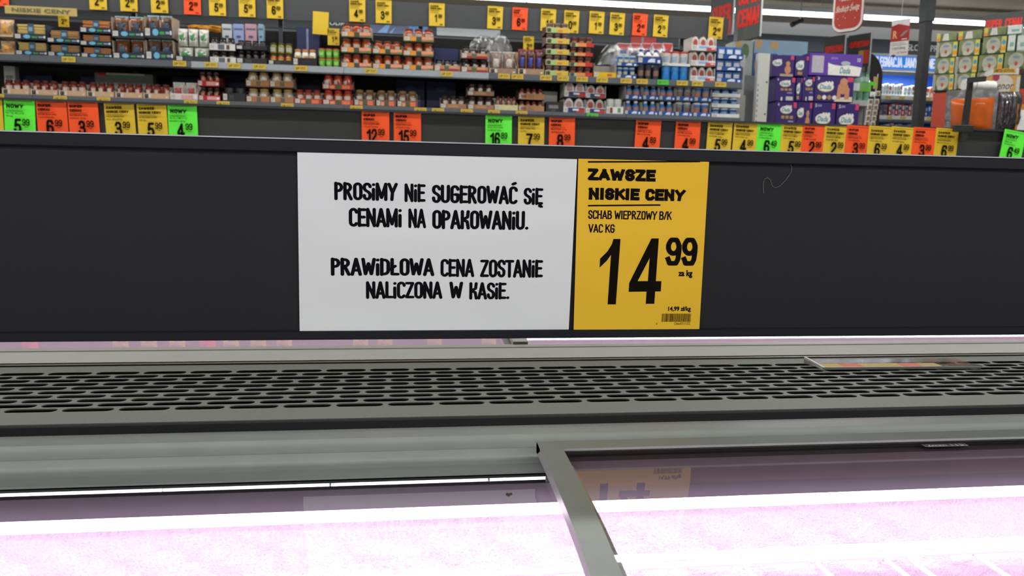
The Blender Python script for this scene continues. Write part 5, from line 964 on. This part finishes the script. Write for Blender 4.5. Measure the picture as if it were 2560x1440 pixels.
# ------------------------------------------------------------------ laundry cartons stacked at an angle
L1 = Pl(7.2, -43, 2440, 150)
def laundry(x0, y0, x1, y1, lb, side=False, top=False, white=False, d=0):
    c0, c1, c2, c3 = L1.at(x0, y0[0]), L1.at(x1, y0[1]), L1.at(x1, y1[1]), L1.at(x0, y1[0]); s0, s1 = c0[0], c1[0]; za = (c2[1]+c3[1])/2; zb_ = (c0[1]+c1[1])/2; o_ = ((s0+s1)/2, d+.14, za)
    o = root('laundry_carton', MB().box(s0+.002, s1-.002, d, d+.28, za+.001, zb_-.001, mat('6c7850' if not white else '8fa392', .5, var=.4, scale=12), .003), L1, o_, lb, 'box', 'green laundry cartons in the angled stack'); q = MB(); w_ = s1-s0; h = zb_-za; y = d-.0015
    U = lambda u: s0+w_*u; V = lambda v: za+h*v
    if white: q.face(U(.05), U(.95), V(.1), V(.95), y, mat('cfd6d0', .5)).face(U(.3), U(.8), V(.3), V(.55), y-.001, mat('7fae98', .5))
    elif top: q.poly([(U(.3), V(.1)), (U(.62), V(.1)), (U(.58), V(.9)), (U(.36), V(.9))], y, mat('c2c3bd', .5)); q.face(U(.02), U(.2), V(.4), V(.98), y, mat('b9b24c', .5)); q.face(U(.02), U(.2), V(.02), V(.4), y-.0005, mat('d0853a', .5))
    else:
        q.disc(U(.45), V(.5), w_*.3, h*.44, y, mat('a8a594', .5, var=.15, scale=20), 16); q.poly([(U(.2), V(.04)), (U(.62), V(.04)), (U(.6), V(.3)), (U(.25), V(.3))], y-.0004, mat('b9b7a6', .5)); q.disc(U(.45), V(.71), w_*.14, h*.07, y-.001, mat('6c8fa8', .5), 10); q.disc(U(.46), V(.34), w_*.06, h*.13, y-.001, mat('b3483a', .5), 12)
        q.poly([(U(.04), V(.03)), (U(.3), V(.03)), (U(.2), V(.14))], y-.001, mat('3a4a2c', .5)); q.poly([(U(.5), V(.03)), (U(.78), V(.03)), (U(.68), V(.2))], y-.001, mat('44542f', .5))
        if side: q.face(U(0), U(.1), V(.02), V(.98), y-.001, mat('c5c5ba', .5)); q.face(U(.03), U(.07), V(.06), V(.94), y-.002, mat('70756a', .5))
        q.face(U(.78), U(.98), V(.02), V(.95), y-.0012, mat('c9bf5a', .5)); q.disc(U(.88), V(.62), w_*.075, h*.14, y-.002, mat('3f93ad', .5), 12); q.face(U(.79), U(.97), V(.14), V(.38), y-.002, mat('d9922e', .5))
    part('print', q, o, o_)
R1 = (83, 116)
laundry(2342, (84, 80), 2394, (106, 101), 'green laundry carton lying flat, first on top of the stack', top=True); laundry(2396, (79, 73), 2457, (101, 96), 'green laundry carton lying flat, second on top of the stack', top=True)
laundry(2460, (71, 64), 2518, (92, 86), 'green laundry carton lying flat below the dark super price sign', top=True); laundry(2519, (64, 60), 2558, (86, 86), 'white carton with green print, highest in the stack', white=True)
laundry(2343, (106, 102), 2396, (145, 141), 'green laundry carton, first from the left in the second layer', side=True); laundry(2398, (101, 96), 2452, (141, 137), 'green laundry carton, second from the left in the second layer'); laundry(2458, (93, 88), 2519, (136, 132), 'green laundry carton, third from the left in the second layer'); laundry(2521, (87, 86), 2541, (129, 128), 'narrow pale carton at the end of the second layer', white=True); laundry(2544, (87, 86), 2575, (129, 128), 'pale green carton cut off at the picture edge', white=True)
laundry(2338, (146, 142), 2388, (186, 183), 'green laundry carton, first from the left in the third layer'); laundry(2390, (142, 138), 2446, (184, 181), 'green laundry carton, second from the left in the third layer', side=True); laundry(2448, (138, 134), 2510, (181, 176), 'green laundry carton, third from the left in the third layer'); laundry(2512, (131, 126), 2580, (176, 172), 'green laundry carton, last in the third layer')
laundry(2334, (187, 184), 2386, (227, 225), 'green laundry carton, first from the left in the bottom layer', side=True); laundry(2388, (184, 181), 2440, (224, 222), 'green laundry carton, second from the left in the bottom layer', side=True); laundry(2442, (181, 178), 2484, (222, 219), 'green laundry carton, third in the bottom layer behind the black stand')
c0 = L1.at(2334, 228); c1 = L1.at(2600, 215)
root('display_plinth', MB().box(c0[0], c1[0]+.1, 0, .4, -H, min(c0[1], c1[1])-.02, mat('b23c22', .5)), L1, ((c0[0]+c1[0])/2, .2, -H), 'orange red base below the green laundry cartons', 'stand')
board(2510, 45, 7.6, -43, [(2462, 38), (2580, 24), (2580, 64), (2462, 80)], '3a3b3a', 'price_sign', 'dark header sign above the green laundry cartons', lambda q, U, V, y: (q.marker('SUPER', U(.02), U(.38), V(.12), V(.6), y, RED, .2), q.marker('CENA!', U(.44), U(.8), V(.12), V(.6), y, RED, .2)))
# softener cartons
LN = Pl(6.4, -20, 2510, 200)
def q4(pl, x0, y0, x1, y1): a = pl.at(x0, y0); b = pl.at(x1, y1); return a[0], b[0], b[1], a[1]
a, b, c, d = q4(LN, 2481, 188, 2548, 232); o_ = ((a+b)/2, .1, c-.5)
ln = root('softener_carton', MB().box(a, b, 0, .2, c-.5, d, mat('d6a24a', .5, var=.15, scale=6), .003), LN, o_, 'orange and cream softener carton with a limited edition strip', 'box')
q = MB(); q.disc(a+(b-a)*.4, (c+d)/2, (b-a)*.36, (d-c)*.52, -.0015, mat('d9d0c2', .5), 16); q.disc(a+(b-a)*.14, d-(d-c)*.12, (b-a)*.12, (d-c)*.22, -.002, mat('a8235c', .5), 12); q.text('Lenor', a+(b-a)*.08, a+(b-a)*.78, c+(d-c)*.2, c+(d-c)*.62, -.003, mat('3c3632', .5), .006, 2, sh=.25); q.face(a+(b-a)*.86, a+(b-a)*.98, c, d-(d-c)*.1, -.002, mat('d4d4d0', .5)); part('print', q, ln, o_)
e0, e1, e2, e3 = q4(LN, 2483, 172, 2546, 186)
part('top_strip', MB().box(e0, e1, -.01, .19, e2, e3, mat('e0dcd4', .5)).face(e0, e1-.03, e2+.014, e3-.001, -.012, mat('e5ae1c', .5)).text('LIMITED EDITION', e0+.005, e1-.045, e2+.019, e3-.006, -.0135, mat('4a3208', .5), .01, 1), ln, o_, 'yellow limited edition strip')
# ------------------------------------------------------------------ black clamp stand, packets, on the second board
K = Pl(4.24); kb = K.at(2412, 330); kt = K.at(2429, 205); o_ = (kb[0], 0, kb[1]-.06)
ks = root('label_stand', MB().hexa([(kb[0]-.02, 0, kb[1]-.06), (kb[0]+.02, 0, kb[1]-.06), (kb[0]+.02, .02, kb[1]-.06), (kb[0]-.02, .02, kb[1]-.06), (kt[0]-.013, 0, kt[1]), (kt[0]+.013, 0, kt[1]), (kt[0]+.013, .02, kt[1]), (kt[0]-.013, .02, kt[1])], mat('1d1d1e', .45)), K, o_, 'black clamp post with tilted plate holding the orange fish packet', 'stand')
pq = [K.at(*p) for p in ((2415, 208.5), (2461, 204), (2462, 191), (2417, 195))]
part('plate', slab(pq, -.014, -.004, mat('252526', .45)), ks, o_); part('clamp', MB().box(kb[0]-.07, kb[0]+.055, -.004, .02, kb[1]-.0, K.at(2420, 322)[1]+.022, mat('1b1b1c', .5), .004), ks, o_)
S = Pl(4.42); A_, B_, C_, D__ = [S.at(*p) for p in ((2372, 226), (2498, 222), (2487, 330), (2366, 322))]
o_ = ((A_[0]+B_[0])/2, .03, C_[1])
fp = root('fish_packet', slab([D__, C_, B_, A_], .0, .02, mat('8e9092', .22, metal=.4, var=.25, scale=25, bump=.6)), S, o_, 'silver-edged packet of orange smoked fish clamped to the second board', 'packet')
i0, i1, i2, i3 = [S.at(*p) for p in ((2378, 248), (2486, 243), (2478, 328), (2377, 321))]
ipl = MB(); n = 10; V = []
for side in (0, 1):
    for j in range(n+1):
        for i in range(n+1):
            u, v = i/n, j/n; L_ = (i3[0]+(i0[0]-i3[0])*v, i3[1]+(i0[1]-i3[1])*v); R2 = (i2[0]+(i1[0]-i2[0])*v, i2[1]+(i1[1]-i2[1])*v); t = (1-(2*u-1)**4)*(1-(2*v-1)**4)
            V.append((L_[0]+(R2[0]-L_[0])*u, -.001-(.012 if side == 0 else 0)*t**.6*(1+.3*math.sin(u*13+v*5)), L_[1]+(R2[1]-L_[1])*u))
k = (n+1)**2; ipl.add(V, [(j*(n+1)+i, j*(n+1)+i+1, (j+1)*(n+1)+i+1, (j+1)*(n+1)+i) for j in range(n) for i in range(n)], mat('c1560f', .28, var=.25, scale=7, coat=.8))
part('fish_slab', ipl, fp, o_, 'glossy orange fish', smooth=True)
a, b, c, d = q4(S, 2428, 209, 2500, 226); rl = MB().tube([(a, .06, c+.005+.03), (b, .06, c+.03)], .034, mat('d9d8d2', .5), 14)
rp_ = root('paper_roll', rl.mesh('paper_roll', ((a+b)/2, .06, c), True), S, ((a+b)/2, .06, c), 'white plastic roll lying behind the fish packet', 'roll')
part('band', MB().tube([(a+.06, .06, c+.0342), (a+.066, .06, c+.0342)], .0348, mat('9a9a96', .5), 14), rp_, ((a+b)/2, .06, c))
for i in range(6):
    x = 2499+i*8.5; s, zt_ = S.at(x+4, 228); zb = S.at(x-3, 333)[1]; o_ = (s, 0, zb)
    b = MB(); V = []
    pts = []
    root('dark_packet', MB().pillow(s-.013, s+.013, -.02-.004*(i % 2), .05, zb, zt_, mat('4a4448', .18, var=.4, scale=60, bump=.6, coat=1.), 8, 0, .3, i).mesh('dark_packet', o_, True), S, o_, 'dark glossy packet, %s in the row beside the orange fish' % ORD[i], 'packet', 'dark packets beside the fish').rotation_euler = (0, math.radians(2), 0)
L3 = Pl(4.4); q3 = [L3.at(*p) for p in ((2537, 331), (2575, 336), (2580, 262), (2545, 260))]; o_ = (q3[0][0], .02, q3[0][1])
oc_ = root('spice_carton', slab(q3, .0, .05, mat('c9822c', .5, var=.2, scale=12)), L3, o_, 'orange and white carton with vertical black lettering at the board end', 'box')
q5 = [L3.at(*p) for p in ((2541, 329), (2560, 332), (2566, 276), (2549, 274))]
part('print', MB().poly(q5, -.0015, WHITE), oc_, o_)

if LONG: print('LONG', LONG[:20])
